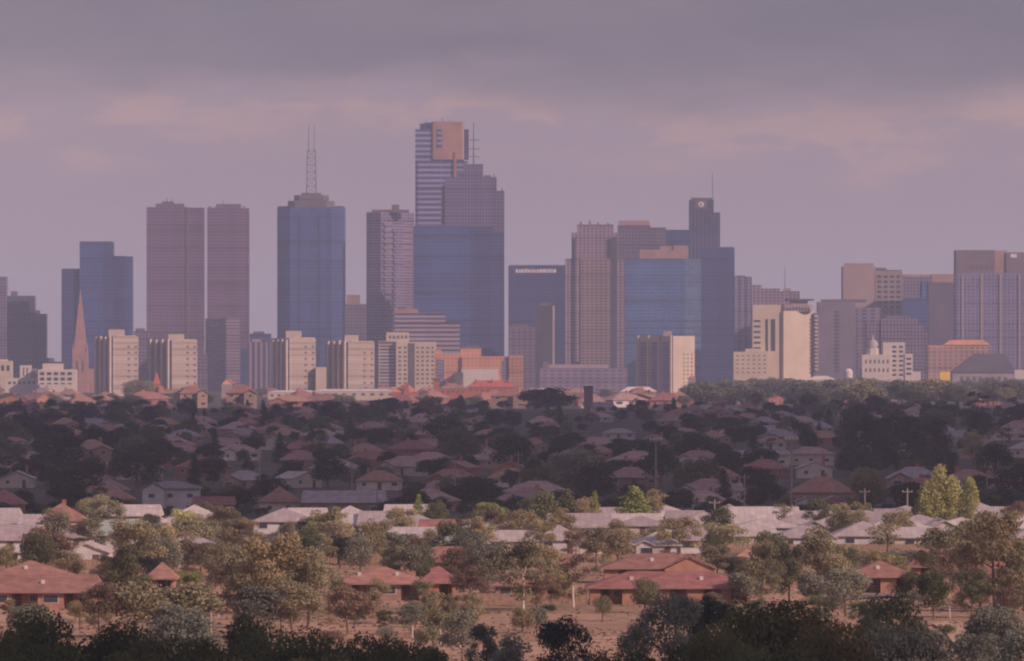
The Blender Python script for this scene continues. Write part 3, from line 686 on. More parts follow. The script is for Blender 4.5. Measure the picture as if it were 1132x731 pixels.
b.block('roof_box', 707, 745, 276, M_plantlit, yb=286.4, D=20, dy=6); b.block('roof_box', 744.8, 761, 271.5, M_plantlit, yb=286.3, D=18, dy=7); b.block('roof_tier', 730, 744, 272, M_plantlit, yb=276.4, D=10, dy=9)
b = Bld('glass_tower', 'plain dark blue slab right of the bright blue glass tower', 'tower', 9120, 793)
b.block('tower_body', 774, 812, 274, G_dark, D=40); b.block('roof_rim', 775, 811, 273, M_plant, yb=274.4, D=30, dy=3)
b = Bld('apartment_building', 'small cream block with three shaded bays before the bright blue tower', 'apartment block', 7900, 736)
b.block('building_body', 704, 768, 371.5, C_cream, xs=744, a=R(35)); b.block('lift_room', 733, 743, 366, C_plain, yb=372, D=8, dy=10)
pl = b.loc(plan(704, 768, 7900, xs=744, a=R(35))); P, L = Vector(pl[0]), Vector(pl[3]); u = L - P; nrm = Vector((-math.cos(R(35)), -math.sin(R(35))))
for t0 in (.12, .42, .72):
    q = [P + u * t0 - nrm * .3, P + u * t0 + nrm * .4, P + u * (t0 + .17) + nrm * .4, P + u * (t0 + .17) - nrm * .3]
    MB().prism([tuple(v) for v in q], 0, b.z(378)).build('shaded_bay', C_flatshade, b.root)  # bay shade comes from the darker bluish wall colour
for t0 in (.02, .34, .64, .93):
    q = [P + u * t0 - nrm * .3, P + u * t0 + nrm * 2, P + u * (t0 + .045) + nrm * 2, P + u * (t0 + .045) - nrm * .3]
    MB().prism([tuple(v) for v in q], 0, b.z(371)).build('fin', C_cream, b.root)
W = Vector(pl[1]) - P; wl = W.length; W.normalize(); nn = Vector((math.sin(R(35)), -math.cos(R(35))))
for i in range(3):
    for j in range(10):
        c = P + W * wl * (.5 + i * .18); q = [c - W * .8 + nn * .25, c + W * .8 + nn * .25, c + W * .8 - nn * .2, c - W * .8 - nn * .2]
        MB().prism([tuple(v) for v in q], 4 + j * 3.9, 5.6 + j * 3.9).build('window', M_winb, b.root)

b = Bld('apartment_tower', 'mauve tower with blue window strips right of the dark blue slab', 'tower', 9000, 821)
b.block('tower_body', 812, 831, 306, facade('mauve_strips', (.25, .19, .23), (.07, .10, .24), floor=3.4, bay=7, wx=.6, wz=.75)); b.block('roof_tier', 813, 824, 304.5, M_plant, yb=306.3, D=10, dy=4)
b = Bld('apartment_tower', 'pinkish stepped tower behind the cream slab tower', 'tower', 8900, 845)
b.block('tower_body', 831, 862, 319, C_pinkgrid); b.block('roof_tier', 831, 842, 315, C_pinkgrid, yb=319.3, D=12, dy=5); b.block('right_wing', 861.8, 884, 322, C_pinkgrid, dy=5); b.rod('aerial', 868, 322, 295, .45, .3)
b.block('chimney', 866, 874, 319, M_plantlit, yb=322.4, D=6, dy=8)
b = Bld('apartment_tower', 'cream slab tower with a ring of dark dots round its top', 'apartment tower', 8000, 868)
b.block('left_wing', 832, 863, 337, C_cream, dy=-1); b.block('tower_body', 862, 900, 344, C_cream, xs=866, a=R(70) if False else R(30), dy=-4); b.block('edge_wing', 899.5, 904, 346, C_flatshade, dy=10)
b.block('crown', 864, 898, 337, C_plain, yb=344.4, D=18, dy=4, ch=3)
for i in range(9): b.block('crown_opening', 865.5 + i * 3.5, 867.3 + i * 3.5, 339.5 + abs(i - 4) * .3, M_win, yb=342.8 + abs(i - 4) * .2, D=.6, dy=3.7)
b.block('roof_disc', 868, 900, 330.5, M_darkroof, yb=332.6, D=16, dy=6, ch=3); b.block('roof_neck', 874, 893, 332, C_plain, yb=337.4, D=10, dy=9)
b.block('dark_strip', 846.5, 849, 353, M_win, yb=388, D=.5, dy=-1.4); b.block('dark_strip', 852.5, 857, 353, M_win, yb=388, D=.5, dy=-1.4)
b.wins(833, 841, 352, 388, 1, 6, .9, .35, M_win, dy=-1)
for j in range(7): b.wins(870, 875.5, 356 + j * 8.2, 358.6 + j * 8.2, 1, 1, .9, .6, M_winb, dy=5 - 4)
for j in range(15): b.block('balcony', 900.5, 904.6, 349 + j * 4.2, C_cream, yb=350.7 + j * 4.2, D=2.2, dy=7.6)
b.block('lower_block', 811, 849, 389, C_cream, dy=-16, D=15); b.block('roof_tier', 824, 840, 385.5, C_cream, yb=389.4, dy=-12, D=9)
b.wins(812, 848, 391, 414, 6, 5, .4, .25, M_winb, dy=-16)
b = Bld('office_tower', 'grey-mauve slab with window columns between cream slab and domed building', 'tower', 8600, 932)
sm = facade('slab_side', (.21, .165, .21), (.07, .065, .11), floor=3.8, bay=9, wx=.5, wz=.5)
b.block('tower_body', 904, 946, 334, mat('slab_mauve', (.19, .15, .20), .85, scale=.05), D=30); b.block('right_wing', 945.6, 974, 340, sm, dy=3); b.block('roof_tier', 908, 958, 331, M_plant, yb=334.4, dy=6, D=16)
b.wins(921, 929, 343, 412, 1, 17, .7, .5, M_win, dy=0)
b = Bld('office_tower', 'pink concrete tower with a blank left wall and windowed right wall', 'tower', 8900, 964)
b.block('tower_body', 930, 968, 294.5, C_blank, xs=932, a=R(12)); b.block('window_wing', 967.5, 997.5, 299.5, C_blank, dy=7); b.block('roof_tier', 934, 966, 291, M_plantlit, yb=295.6, D=14, dy=12); b.block('roof_tier', 968, 980, 296, M_plant, yb=299.8, D=10, dy=12)
b.wins(969, 997, 303, 348, 4, 8, .62, .5, M_win, dy=7); b.block('parapet', 968, 997, 298.4, M_darkroof, yb=299.6, D=8, dy=8.5)
b = Bld('office_tower', 'tower group with an orange-lit roof band and blue glass front', 'tower', 9100, 1027)
b.block('tower_body', 997, 1030, 306, C_grid); b.block('roof_band', 1029.5, 1055, 303, M_plantlit, D=20, dy=4); b.block('roof_rim', 998, 1030, 303.5, M_plantlit, yb=306.4, D=20, dy=5); b.block('right_block', 1026.5, 1059, 312, mat('dark_mauve_wall', (.12, .09, .14), .8, scale=.05), dy=-4, D=30); b.block('glass_front', 1019.5, 1027, 311, G_bright, dy=-2, D=8); b.block('glass_front', 987, 1026.3, 330, G_blue, dy=-9, D=8)
b = Bld('office_building', 'window-gridded building whose roof steps down to the right', 'office building', 8500, 998)
b.block('building_body', 974.3, 1014, 352, C_grid, D=30); b.block('roof_tier', 980, 1006, 349.5, C_grid, yb=352.4, D=18, dy=5); b.block('step', 1013.8, 1021, 358, C_grid, dy=1); b.block('step', 1020.8, 1028, 366.5, C_grid, dy=2)
b.block('step', 958, 974.6, 356, C_grid, dy=2)
# domed building
b = Bld('domed_building', 'white domed building with a taller windowed wing to its right', 'building', 7900, 980)
b.block('building_body', 953, 985, 392, C_white, D=26); b.block('drum', 958, 973, 385, C_white, yb=392.3, D=13, dy=3, ch=3.5)
dm = MB(); cx, cy = b.x(965.5), 9.5; zz = b.z(385)
prev = None
for i in range(7):
    t0, t1 = i / 7 * math.pi / 2, (i + 1) / 7 * math.pi / 2; r0, r1 = 6 * math.cos(t0), 6 * math.cos(t1) + .02
    dm.tube((cx, cy, zz + 8.5 * math.sin(t0)), (cx, cy, zz + 8.5 * math.sin(t1)), r0, r1, 16)
dome = dm.build('dome', M_dome, b.root); MB().tube((cx, cy, zz + 8), (cx, cy, zz + 13), .9, .3, 8).build('finial', C_white, dome)
b.block('wing', 976, 1000.5, 378.5, C_white, dy=2, D=24); b.block('low_wing', 1000.3, 1009, 391, C_white, dy=1, D=20); b.block('end_block', 1009, 1018, 411, C_white, dy=2, D=12)
b.wins(985, 1000, 381, 417, 2, 7, .55, .42, M_win, dy=2); b.wins(1001, 1008.6, 394, 416, 1, 4, .7, .4, M_win, dy=1); b.wins(955, 984, 395, 414, 6, 2, .35, .4, M_winb)
b.block('portico', 949, 953.3, 408, C_white, dy=3, D=10)
b = Bld('round_pavilion', 'small pale round-roofed pavilion among trees left of the dome', 'pavilion', 7700, 938)
dm = MB(); cx = 0
dm.tube((0, 5, -1), (0, 5, b.z(412)), 4.2, 4.2, 14)
for i in range(5):
    t0, t1 = i / 5 * math.pi / 2, (i + 1) / 5 * math.pi / 2; dm.tube((0, 5, b.z(412) + 4 * math.sin(t0)), (0, 5, b.z(412) + 4 * math.sin(t1)), 4.2 * math.cos(t0), 4.2 * math.cos(t1) + .02, 14)
dm.build('pavilion_body', C_white, b.root)
# right-hand giant
b = Bld('office_tower', 'large gridded mauve tower filling the right edge, with an orange-lit crown slot', 'tower', 8800, 1100)
gr = facade('blue_grid', (.24, .18, .23), (.08, .12, .30), floor=3.7, bay=4.3, wx=.58, wz=.62, var=.35, gmetal=.3)
b.block('tower_body', 1057, 1150, 302, gr, D=50); b.block('crown', 1057, 1100, 276.5, mat('crown_mauve', (.18, .13, .16), .8, scale=.05), yb=302.4, D=48, dy=.8); b.block('crown_slot', 1099.5, 1113, 277, M_plantlit, yb=302.4, D=30, dy=3); b.block('crown_right', 1112.6, 1150, 279, MATS['crown_mauve'], yb=302.4, D=46, dy=1)
b.block('logo_panel', 1117, 1124, 281, M_sign, yb=285, D=.5, dy=.4)
for px in (1063, 1084, 1105, 1126): b.block('pier', px, px + 2.2, 303, C_plain, D=1.2, dy=-1.1)
b.wins(1072, 1099, 291, 299, 5, 1, .5, .8, M_winb, dy=.8)
b = Bld('brick_building', 'pink brick building with windows and sloping orange roof near the yellow sign', 'building', 8200, 1060)
b.block('building_body', 1026, 1060, 384, facade('pink_brick', (.48, .28, .24), (.20, .14, .15), floor=4, bay=5.5, wx=.5, wz=.5, gmetal=.1)); b.block('upper_block', 1042, 1094, 381, MATS['pink_brick'], dy=5)
b.block('roof', 1043, 1095, 376, mat('orange_tile', (.58, .26, .15), .85, scale=.1), yb=381.4, D=24, dy=4, top=.7); b.block('roof_edge', 1026, 1044, 382, MATS['orange_tile'], yb=384.3, D=18, dy=1)
b = Bld('hall', 'large gable-ended hall with dark sloping roof at right below the gridded tower', 'hall', 7850, 1086)
zr, ze = b.z(391), b.z(412); xs_ = [b.x(v) for v in (1052, 1078, 1112, 1122)]
b.block('wall', 1053, 1121, 412, mat('grey_mauve_wall', (.33, .26, .28), .85, scale=.06), D=30)
MB().add([(xs_[0], -1, ze), (xs_[3], -1, ze), (xs_[3], 32, ze), (xs_[0], 32, ze), (xs_[1], 6, zr), (xs_[2], 6, zr), (xs_[2], 26, zr), (xs_[1], 26, zr)],
         [(3, 2, 1, 0), (0, 1, 5, 4), (1, 2, 6, 5), (2, 3, 7, 6), (3, 0, 4, 7), (4, 5, 6, 7)]).build('roof', M_darkroof, b.root)
b.wins(1060, 1115, 414, 424, 8, 1, .5, .5, M_winb)
b = Bld('hoarding', 'bright yellow hoarding left of the dark-roofed hall', 'sign', 7800, 1044)
b.block('panel', 1039, 1050, 411, M_yellow, yb=420.5, D=.6); 
for px in (1040.5, 1048): b.block('post', px, px + .7, 411, M_steel, D=.6, dy=.7)
b = Bld('office_building', 'short blue and white block under the right edge tower', 'office building', 7950, 1113)
b.block('building_body', 1098, 1118, 402, G_blue, dy=6); b.block('right_wing', 1121.5, 1140, 409, C_white, D=14)
b.block('chimney', 1106, 1109, 398, C_plain, yb=402.4, D=3, dy=8)
# far-left low white buildings
b = Bld('office_building', 'white building with square windows left of the orange church spire', 'office building', 7700, 62)
b.block('building_body', 42, 84, 408.5, C_white, D=20); b.block('upper_block', 47, 69, 402, C_white, yb=408.9, D=14, dy=3); b.block('base', 44, 80, 425, C_white, dy=-2, D=2.2)
b.wins(43, 81, 410, 428, 5, 3, .6, .5, M_win, dy=0, y_off=-.35)
b = Bld('office_building', 'cream corner building touching the left edge of the photo', 'office building', 7800, 4)
b.block('building_body', -12, 13, 399, C_cream, D=20); b.block('roof_tier', -5, 8, 397.5, C_white, yb=399.3, D=10, dy=4); b.wins(0, 12, 402, 412, 2, 1, .5, .6, M_win)
b = Bld('office_building', 'white stepped building between the cream corner block and the square-windowed one', 'office building', 7720, 27)
b.block('building_body', 6, 42, 418, C_white, D=18); b.block('upper_block', 22, 34, 404, C_white, yb=418.4, dy=3, D=14); b.block('side_block', 34, 40, 407.5, C_plain, yb=418.4, dy=4, D=10); b.wins(8, 40, 420.5, 426, 6, 1, .5, .5, M_win); b.wins(24, 32, 406, 416, 2, 1, .3, .9, M_winb, dy=3)
b = Bld('office_building', 'grey building peeking between the first two cream flats', 'office building', 8700, 157)
b.block('building_body', 148, 164, 366, C_grid); b.block('upper_block', 150, 160, 363, M_plant, yb=366.4, D=10, dy=4)
b = Bld('apartment_building', 'narrow mauve block between the second cream flats and striped pinkish tower', 'apartment block', 8500, 222)
b.block('building_body', 216, 228, 392, C_grid); b.block('roof_tier', 218, 224, 389, M_plant, yb=392.4, D=6, dy=4)
b = Bld('apartment_building', 'dark low block left of the white square-windowed building tops', 'apartment block', 8600, 60)
b.block('building_body', 52, 70, 400, MATS['dark_stepped']); b.block('roof_tier', 54, 60, 397, M_plant, yb=400.4, D=6, dy=4)

# red and pale low buildings at the foot of the city
def low(name, label, cat, d, x0, x1, yt, roofh, wall, roof, D=14, wins=0, chim=0):
    b = Bld(name, label, cat, d, (x0 + x1) / 2)
    b.block('wall', x0, x1, yt + roofh, wall, D=D)
    xa, xb = b.x(x0), b.x(x1); h = roofh * d / F
    MB().hip(xa, xb, 0, D, b.z(yt + roofh), h, o=.3, t=.3).build('roof', roof, b.root)
    if wins: b.wins(x0 + 1, x1 - 1, yt + roofh + 1, yt + roofh + 5, wins, 1, .4, .6, M_winb)
    for c in range(chim): b.block('chimney', x0 + (c + .5) * (x1 - x0) / chim, x0 + (c + .5) * (x1 - x0) / chim + 1.6, yt - 2, M_redbrick, yb=yt + roofh, D=1.4, dy=4)
    return b
M_paleroof = mat('pale_metal_roof', (.62, .52, .48), .55, scale=.15, perobj=.2)
low('warehouse', 'long cream warehouse below the third cream flats', 'warehouse', 7300, 296, 352, 432, 2, C_cream, M_paleroof, wins=7)
low('warehouse', 'longest cream warehouse, below the fourth cream flats', 'warehouse', 7150, 345, 438, 430.5, 2.5, C_cream, M_paleroof, D=20, wins=9)
low('brick_house', 'small red-roofed building set against the long cream warehouse', 'building', 6900, 374, 391, 436, 5, M_redbrick, M_redroof)
b = low('church', 'red-roofed church below the balconied mauve tower', 'church', 6950, 433, 462, 426, 8, M_redbrick, M_redroof, D=16, chim=1)
b.block('gable', 446, 453, 423, M_redbrick, yb=440, D=3, dy=-2, top=.5)
low('terrace_row', 'bright red brick terrace with stepped gables below the orange complex', 'building', 6900, 516, 570, 421, 7, M_redbrick, M_redroof, D=16, wins=8, chim=3)
low('terrace_row', 'dull red brick terrace left of the bright red one', 'building', 6850, 486, 516, 424, 6, M_redbrick, mat('mauve_roof', (.30, .16, .15), .85, scale=.2), wins=5, chim=2)
b = Bld('brick_tower', 'square red brick tower left of the red terraces', 'tower', 7000, 482); b.block('tower_body', 479, 486, 420, M_redbrick, D=6); b.block('cap', 478.4, 486.6, 418, M_darkroof, yb=420.4, D=7, dy=-.5, top=.5)
b = Bld('church', 'small red church spire below the second cream flats', 'church', 7100, 172)
b.block('tower_body', 169, 177, 424, M_redbrick, D=6); b.block('spire', 169, 177, 411, M_redroof, yb=424, D=6, dy=.1, top=.04); b.block('nave', 176, 188, 430, M_redbrick, D=9, dy=2); b.block('rose_wall', 174, 182, 427, M_redroof, dy=-4, D=4, top=.6)
b = Bld('church', 'orange-roofed church with slim finial below the striped pinkish tower', 'church', 7200, 254)
b.block('nave', 245, 259, 425, C_tan, D=14); b.block('roof', 245, 259, 420, mat('orange_tile'.replace('e_t', 'e_t'), (.58, .26, .15)), yb=425.2, D=14, dy=.2, top=.4); b.block('finial', 258.4, 260.2, 411, M_spire, D=1.6, dy=-1, top=.3)
low('white_hall', 'white hall with low roof left of the small cream block', 'hall', 7300, 492, 500, 432, 3, C_white, M_paleroof)
low('white_hall', 'pale low hall stretching below the stepped pinkish tower', 'hall', 7400, 578, 626, 430, 3, C_white, M_paleroof, wins=6)
low('white_hall', 'pale gabled hall below the small cream block with three bays', 'hall', 7100, 686, 726, 428, 5, C_tan, M_paleroof, wins=5)
b = Bld('brick_tower', 'slim pinkish brick tower right of the pale gabled hall', 'tower', 7200, 765); b.block('tower_body', 761, 769, 418, C_tan, D=6); b.block('cap', 760.4, 769.6, 415.6, M_redroof, yb=418.3, D=7, dy=-.4, top=.4)
low('white_hall', 'cream shed roof among the trees below the grey-mauve slab', 'hall', 7300, 893, 924, 416, 4, C_cream, M_paleroof)
b = Bld('chimney_stack', 'stubby brown chimney stack on the ridge below the stepped pinkish tower', 'chimney', 4900, 651)
b.block('stack', 645.5, 655.5, 428, M_stack, D=5); b.block('rim', 645, 656, 427, M_darkroof, yb=428.4, D=5.8, dy=-.3)

# landmarks used to tell the many small things apart
LMK = [(15, 'dark stepped tower'), (62, 'white square-windowed building'), (100, 'orange church spire'), (148, 'first cream flats'), (192, 'broad mauve tower'), (240, 'slim mauve tower'),
       (284, 'fin-striped block'), (325, 'third cream flats'), (362, 'twin-masted tower'), (400, 'fourth cream flats'), (440, 'balconied mauve tower'), (484, 'gold-crowned tower'),
       (524, 'cross-armed antenna'), (560, 'orange brick complex'), (602, 'small tan tower'), (645, 'stepped pinkish tower'), (690, 'flat-capped mauve tower'), (733, 'bright blue glass tower'),
       (780, 'white-emblem tower'), (822, 'blue-stripped mauve tower'), (866, 'cream slab tower'), (916, 'grey-mauve slab'), (964, 'white dome'), (1006, 'stepped gridded building'),
       (1046, 'yellow hoarding'), (1085, 'dark-roofed hall'), (1122, 'right edge tower')]
ORD = ['first', 'second', 'third', 'fourth', 'fifth', 'sixth', 'seventh', 'eighth', 'ninth', 'tenth', 'eleventh', 'twelfth', 'thirteenth', 'fourteenth', 'fifteenth',
       'sixteenth', 'seventeenth', 'eighteenth', 'nineteenth', 'twentieth', 'twenty-first', 'twenty-second', 'twenty-third', 'twenty-fourth', 'twenty-fifth']
PENDING = []   # (root, look, noun, where, px, py)
def pend(root, look, noun, zone, px, py): PENDING.append((root, look, noun, zone, px, py))
def settle():
    g = {}
    for t in PENDING:
        lm = min(LMK, key=lambda q: abs(q[0] - t[4]))[1]
        g.setdefault((t[1], t[2], t[3], lm), []).append(t)
    for (look, noun, zone, lm), L in g.items():
        L.sort(key=lambda t: (t[5], t[4]))
        for i, t in enumerate(L):
            s = f'{look} {noun} {zone} below the {lm}'
            if len(L) > 1: s += f', {ORD[min(i, 24)]} down'
            t[0]['label'] = s

# ------------------------------------------------------------------ houses
def tile(name, c, per=.35): return mat(name, c, .85, scale=.6, var=.28, perobj=per, bump=.3, ribs=(1, .62, .3))
T_ter = tile('tile_terracotta', (.36, .19, .145)); T_brown = tile('tile_brown', (.40, .25, .23)); T_grey = tile('tile_grey', (.33, .27, .29)); T_red = tile('tile_red', (.34, .15, .13)); T_pale = tile('tile_pale', (.46, .37, .36))
W_brick = mat('wall_brown_brick', (.34, .21, .17), .9, scale=.8, perobj=.3); W_cream = mat('wall_cream', (.58, .47, .40), .85, scale=.5, perobj=.3); W_red = mat('wall_red_brick', (.34, .14, .10), .9, scale=.8, perobj=.3); W_white = mat('wall_white', (.52, .46, .46), .8, scale=.5, perobj=.15)
W_orange = mat('wall_orange_brick', (.36, .185, .14), .9, scale=.8, perobj=.15)
M_trim = mat('white_trim', (.55, .49, .48), .6, scale=1); M_glass = mat('house_glass', (.05, .05, .065), .15, scale=.5, spec=.6); M_door = mat('door_brown', (.12, .07, .05), .6, scale=1)
R_pale = mat('roof_pale_metal', (.48, .39, .37), .6, scale=.5, perobj=.55, var=.15, ribs=(0, 1.1, .12)); R_green = mat('roof_pale_green', (.31, .34, .29), .6, scale=.5, perobj=.15)
def window(parent, x, y, z, w=1.5, h=1.1):
    f = MB().box(-w / 2, w / 2, -.06, .06, -h / 2, h / 2).build('window', M_trim, parent, (x, y, z))
    MB().box(-w / 2 + .12, w / 2 - .12, -.10, -.065, -h / 2 + .12, h / 2 - .12).build('pane', M_glass, f)
    return f
def house(kind, w, d, wall, roof, h=2.7, rh=None, seed=0, wins=True, chim=True, fascia=False, at=(0, 0, 0)):
    """front (towards -y) at local y = 0"""
    r = random.Random(seed); root = empty('house', at); x0, x1 = -w / 2, w / 2; rh = rh or min(d, w) * .24
    wm = MB().box(x0, x1, 0, d, -.6, h)
    rm = MB().hip(x0, x1, 0, d, h, rh, inset=.35 if kind == 'gable' else None)
    side = r.choice((-1, 1))
    if kind in ('wing', 'two'):
        ww = w * .38; cx = side * (w / 2 - ww / 2 - .2)
        wm.box(cx - ww / 2, cx + ww / 2, -2.2, .05, -.6, h)
        wm.add([(cx - ww / 2, -2.2, h), (cx + ww / 2, -2.2, h), (cx, -2.2, h + ww * .26)], [(0, 1, 2)])
        rm.gable_y(cx - ww / 2, cx + ww / 2, -2.2, d * .4, h, ww * .30)
    if kind == 'front':   # gable end facing the viewer
        rm = MB().gable_y(x0, x1, 0, d, h, w * .22)
        wm.add([(x0, 0, h), (x1, 0, h), (0, 0, h + w * .2)], [(0, 1, 2)])
    wm.build('wall', wall, root); ro = rm.build('roof', roof, root)
    if fascia: MB().box(x0 - .5, x1 + .5, -.62, -.51, h - .02, h + .2).build('gutter', M_trim, root)
    if chim:
        cx = r.uniform(-.3, .3) * w; MB().box(cx - .4, cx + .4, d * .55, d * .55 + .7, h + rh * .3, h + rh + .9).build('chimney', W_red, ro)
    if wins:
        n = max(2, int(w / 3.6)); dz = 1.5
        for i in range(n):
            x = x0 + (i + .5) * w / n + r.uniform(-.2, .2); y = 0
            if kind in ('wing', 'two') and abs(x - side * (w * .31 - .2)) < w * .19: y = -2.2
            if i == n // 2 and kind != 'two':
                MB().box(x - .5, x + .5, y - .06, y + .05, -.5, 2.05).build('door', M_door, root)
            else:
                window(root, x, y, 1.5, r.choice((1.2, 1.8, 2.2)))
                if kind == 'two': window(root, x, y, 4.2, 1.5)
    return root
HP = []
specs = [('hip', 13, 10, W_brick, T_brown, 'brown-roofed brick'), ('wing', 14, 9, W_red, T_ter, 'terracotta-roofed gabled'), ('hip', 12, 9, W_cream, T_ter, 'terracotta-roofed cream'), ('wing', 13, 9, W_brick, T_grey, 'grey-roofed gabled'),
         ('gable', 12, 8, W_cream, T_grey, 'grey-roofed cream'), ('hip', 11, 8, W_white, T_brown, 'brown-roofed white'), ('wing', 14, 9, W_cream, T_brown, 'brown-roofed gabled cream'), ('front', 9, 12, W_cream, T_pale, 'pale-roofed gable-fronted'),
         ('hip', 13, 9, W_red, T_red, 'red-roofed brick'), ('front', 9, 12, W_red, T_ter, 'terracotta-roofed gable-fronted'), ('hip', 14, 9, W_brick, T_brown, 'brown hip-roofed'), ('two', 11, 9, W_brick, T_ter, 'two-storey terracotta-roofed')]
for i, (kd, w_, d_, wl, rf, lk) in enumerate(specs):
    HP.append([house(kd, w_, d_, wl, rf, h=4.9 if kd == 'two' else 2.3, rh=min(d_, w_) * .3, seed=i), lk, w_, False])
def put_house(i, px, py, zone, group, rz=0, s=1, label=None):
    d = row_d(py); src, lk, w_, used = HP[i]
    o = src if not used else copy_tree(src); HP[i][3] = True
    o.location = (X(px, d), d, gz(d)); o.rotation_euler = (0, 0, rz); o.scale = (s, s, s)
    tag(o, label, 'house', group)
    if not label: pend(o, lk, 'house', zone, px, py)
    return o

# special things of the shaded suburb: (x0, x1, y0, y1) kept free of random ones in front
KEEP = [(150, 225, 540, 572), (875, 950, 533, 572), (335, 425, 545, 572), (285, 330, 548, 572), (662, 705, 470, 492), (815, 925, 502, 518), (930, 1050, 500, 528), (1028, 1085, 560, 575), (550, 575, 455, 480), (575, 640, 440, 462), (1120, 1132, 488, 505), (940, 975, 520, 565),
        (195, 222, 440, 465), (1065, 1095, 440, 465), (695, 718, 440, 462), (686, 716, 545, 575), (0, 30, 545, 572)]
def blocked(x, y, w):
    return any(a - w / 2 < x < b_ + w / 2 and c < y < e + 6 for a, b_, c, e in KEEP)
rows = [456, 461, 467, 474, 481, 489, 498, 507, 517, 528, 540, 553, 565]
rnd = random.Random(21)
GH = 'houses of the shaded suburb'
nh = nt = 0
LOOK = {('roundfar', 'dark'): 'dark rounded', ('roundfar', 'mid'): 'mid-green rounded', ('roundfar', 'grey'): 'grey-green rounded', ('wide', 'dark'): 'dark spreading', ('gumthin', 'mid'): 'loose open', ('cone', 'dark'): 'dark pointed', ('shrub', 'dark'): 'dark low',
        ('shrub', 'mid'): 'green low', ('roundfar', 'rust'): 'rust-coloured', ('roundfar', 'deep'): 'deep green'}
for k_, py in enumerate(rows):
    d = row_d(py); m = F / d; x = rnd.uniform(-10, 20)
    while x < 1140:
        i = rnd.choice((0, 0, 1, 1, 2, 3, 3, 4, 5, 6, 6, 7, 8, 9, 10, 10, 11)); w_ = HP[i][2] * m
        x += w_ / 2
        yy = py + rnd.uniform(-2.5, 2.5) * (1 if k_ else .4)
        if not blocked(x, yy, w_) and rnd.random() < .86:
            put_house(i, x, yy, 'in shaded suburb', GH, rz=rnd.choice((0, 0, 0, .25, -.3, .5)), s=rnd.uniform(.88, 1.1)); nh += 1
        x += w_ / 2 + rnd.uniform(2, 9) * m
    # trees between and behind the houses of this row
    x = rnd.uniform(-10, 20)
    while x < 1140:
        dens = 1.0 if k_ < 9 else 1.15
        if 1 <= k_ <= 3 and 60 < x < 300: dens = 1.6
        if 5 <= k_ <= 10 and x < 180: dens = 1.7
        if k_ <= 4 and 930 < x: dens = 2.0
        q = rnd.random()
        sh, lm = (('roundfar', 'dark') if q < .46 else ('roundfar', 'mid') if q < .6 else ('roundfar', 'grey') if q < .67 else ('wide', 'dark') if q < .76 else ('gumthin', 'mid') if q < .82 else ('cone', 'dark') if q < .87 else
                  ('shrub', 'dark') if q < .92 else ('shrub', 'mid') if q < .96 else ('roundfar', 'rust') if q < .98 else ('roundfar', 'deep'))
        hm_ = {'roundfar': rnd.choice((4, 5, 5.5, 6.5, 8, 10.5)) * rnd.uniform(.9, 1.1), 'wide': rnd.uniform(5, 8), 'gumthin': rnd.uniform(8, 12), 'cone': rnd.uniform(7, 12), 'shrub': rnd.uniform(2.5, 4.2)}[sh]
        if k_ == 0: hm_ *= .68
        wm_ = {'roundfar': rnd.uniform(.9, 1.5), 'wide': rnd.uniform(1.3, 1.7), 'gumthin': .85, 'cone': .4, 'shrub': 1.7}[sh] * hm_
        yy = py - rnd.uniform(-1.5, 5.5)
        if not blocked(x, yy, wm_ * m):
            o = place_tree(sh, lm, x, yy, hm_ * m, wm_ * m, None, group='trees of the shaded suburb', cat='shrub' if sh == 'shrub' else 'tree'); nt += 1
            pend(o, LOOK[sh, lm], 'shrub' if sh == 'shrub' else 'conifer' if sh == 'cone' else 'tree', 'in shaded suburb', x, yy)
        x += rnd.uniform(5, 15) * m / dens
print('suburb', nh, 'houses', nt, 'trees')
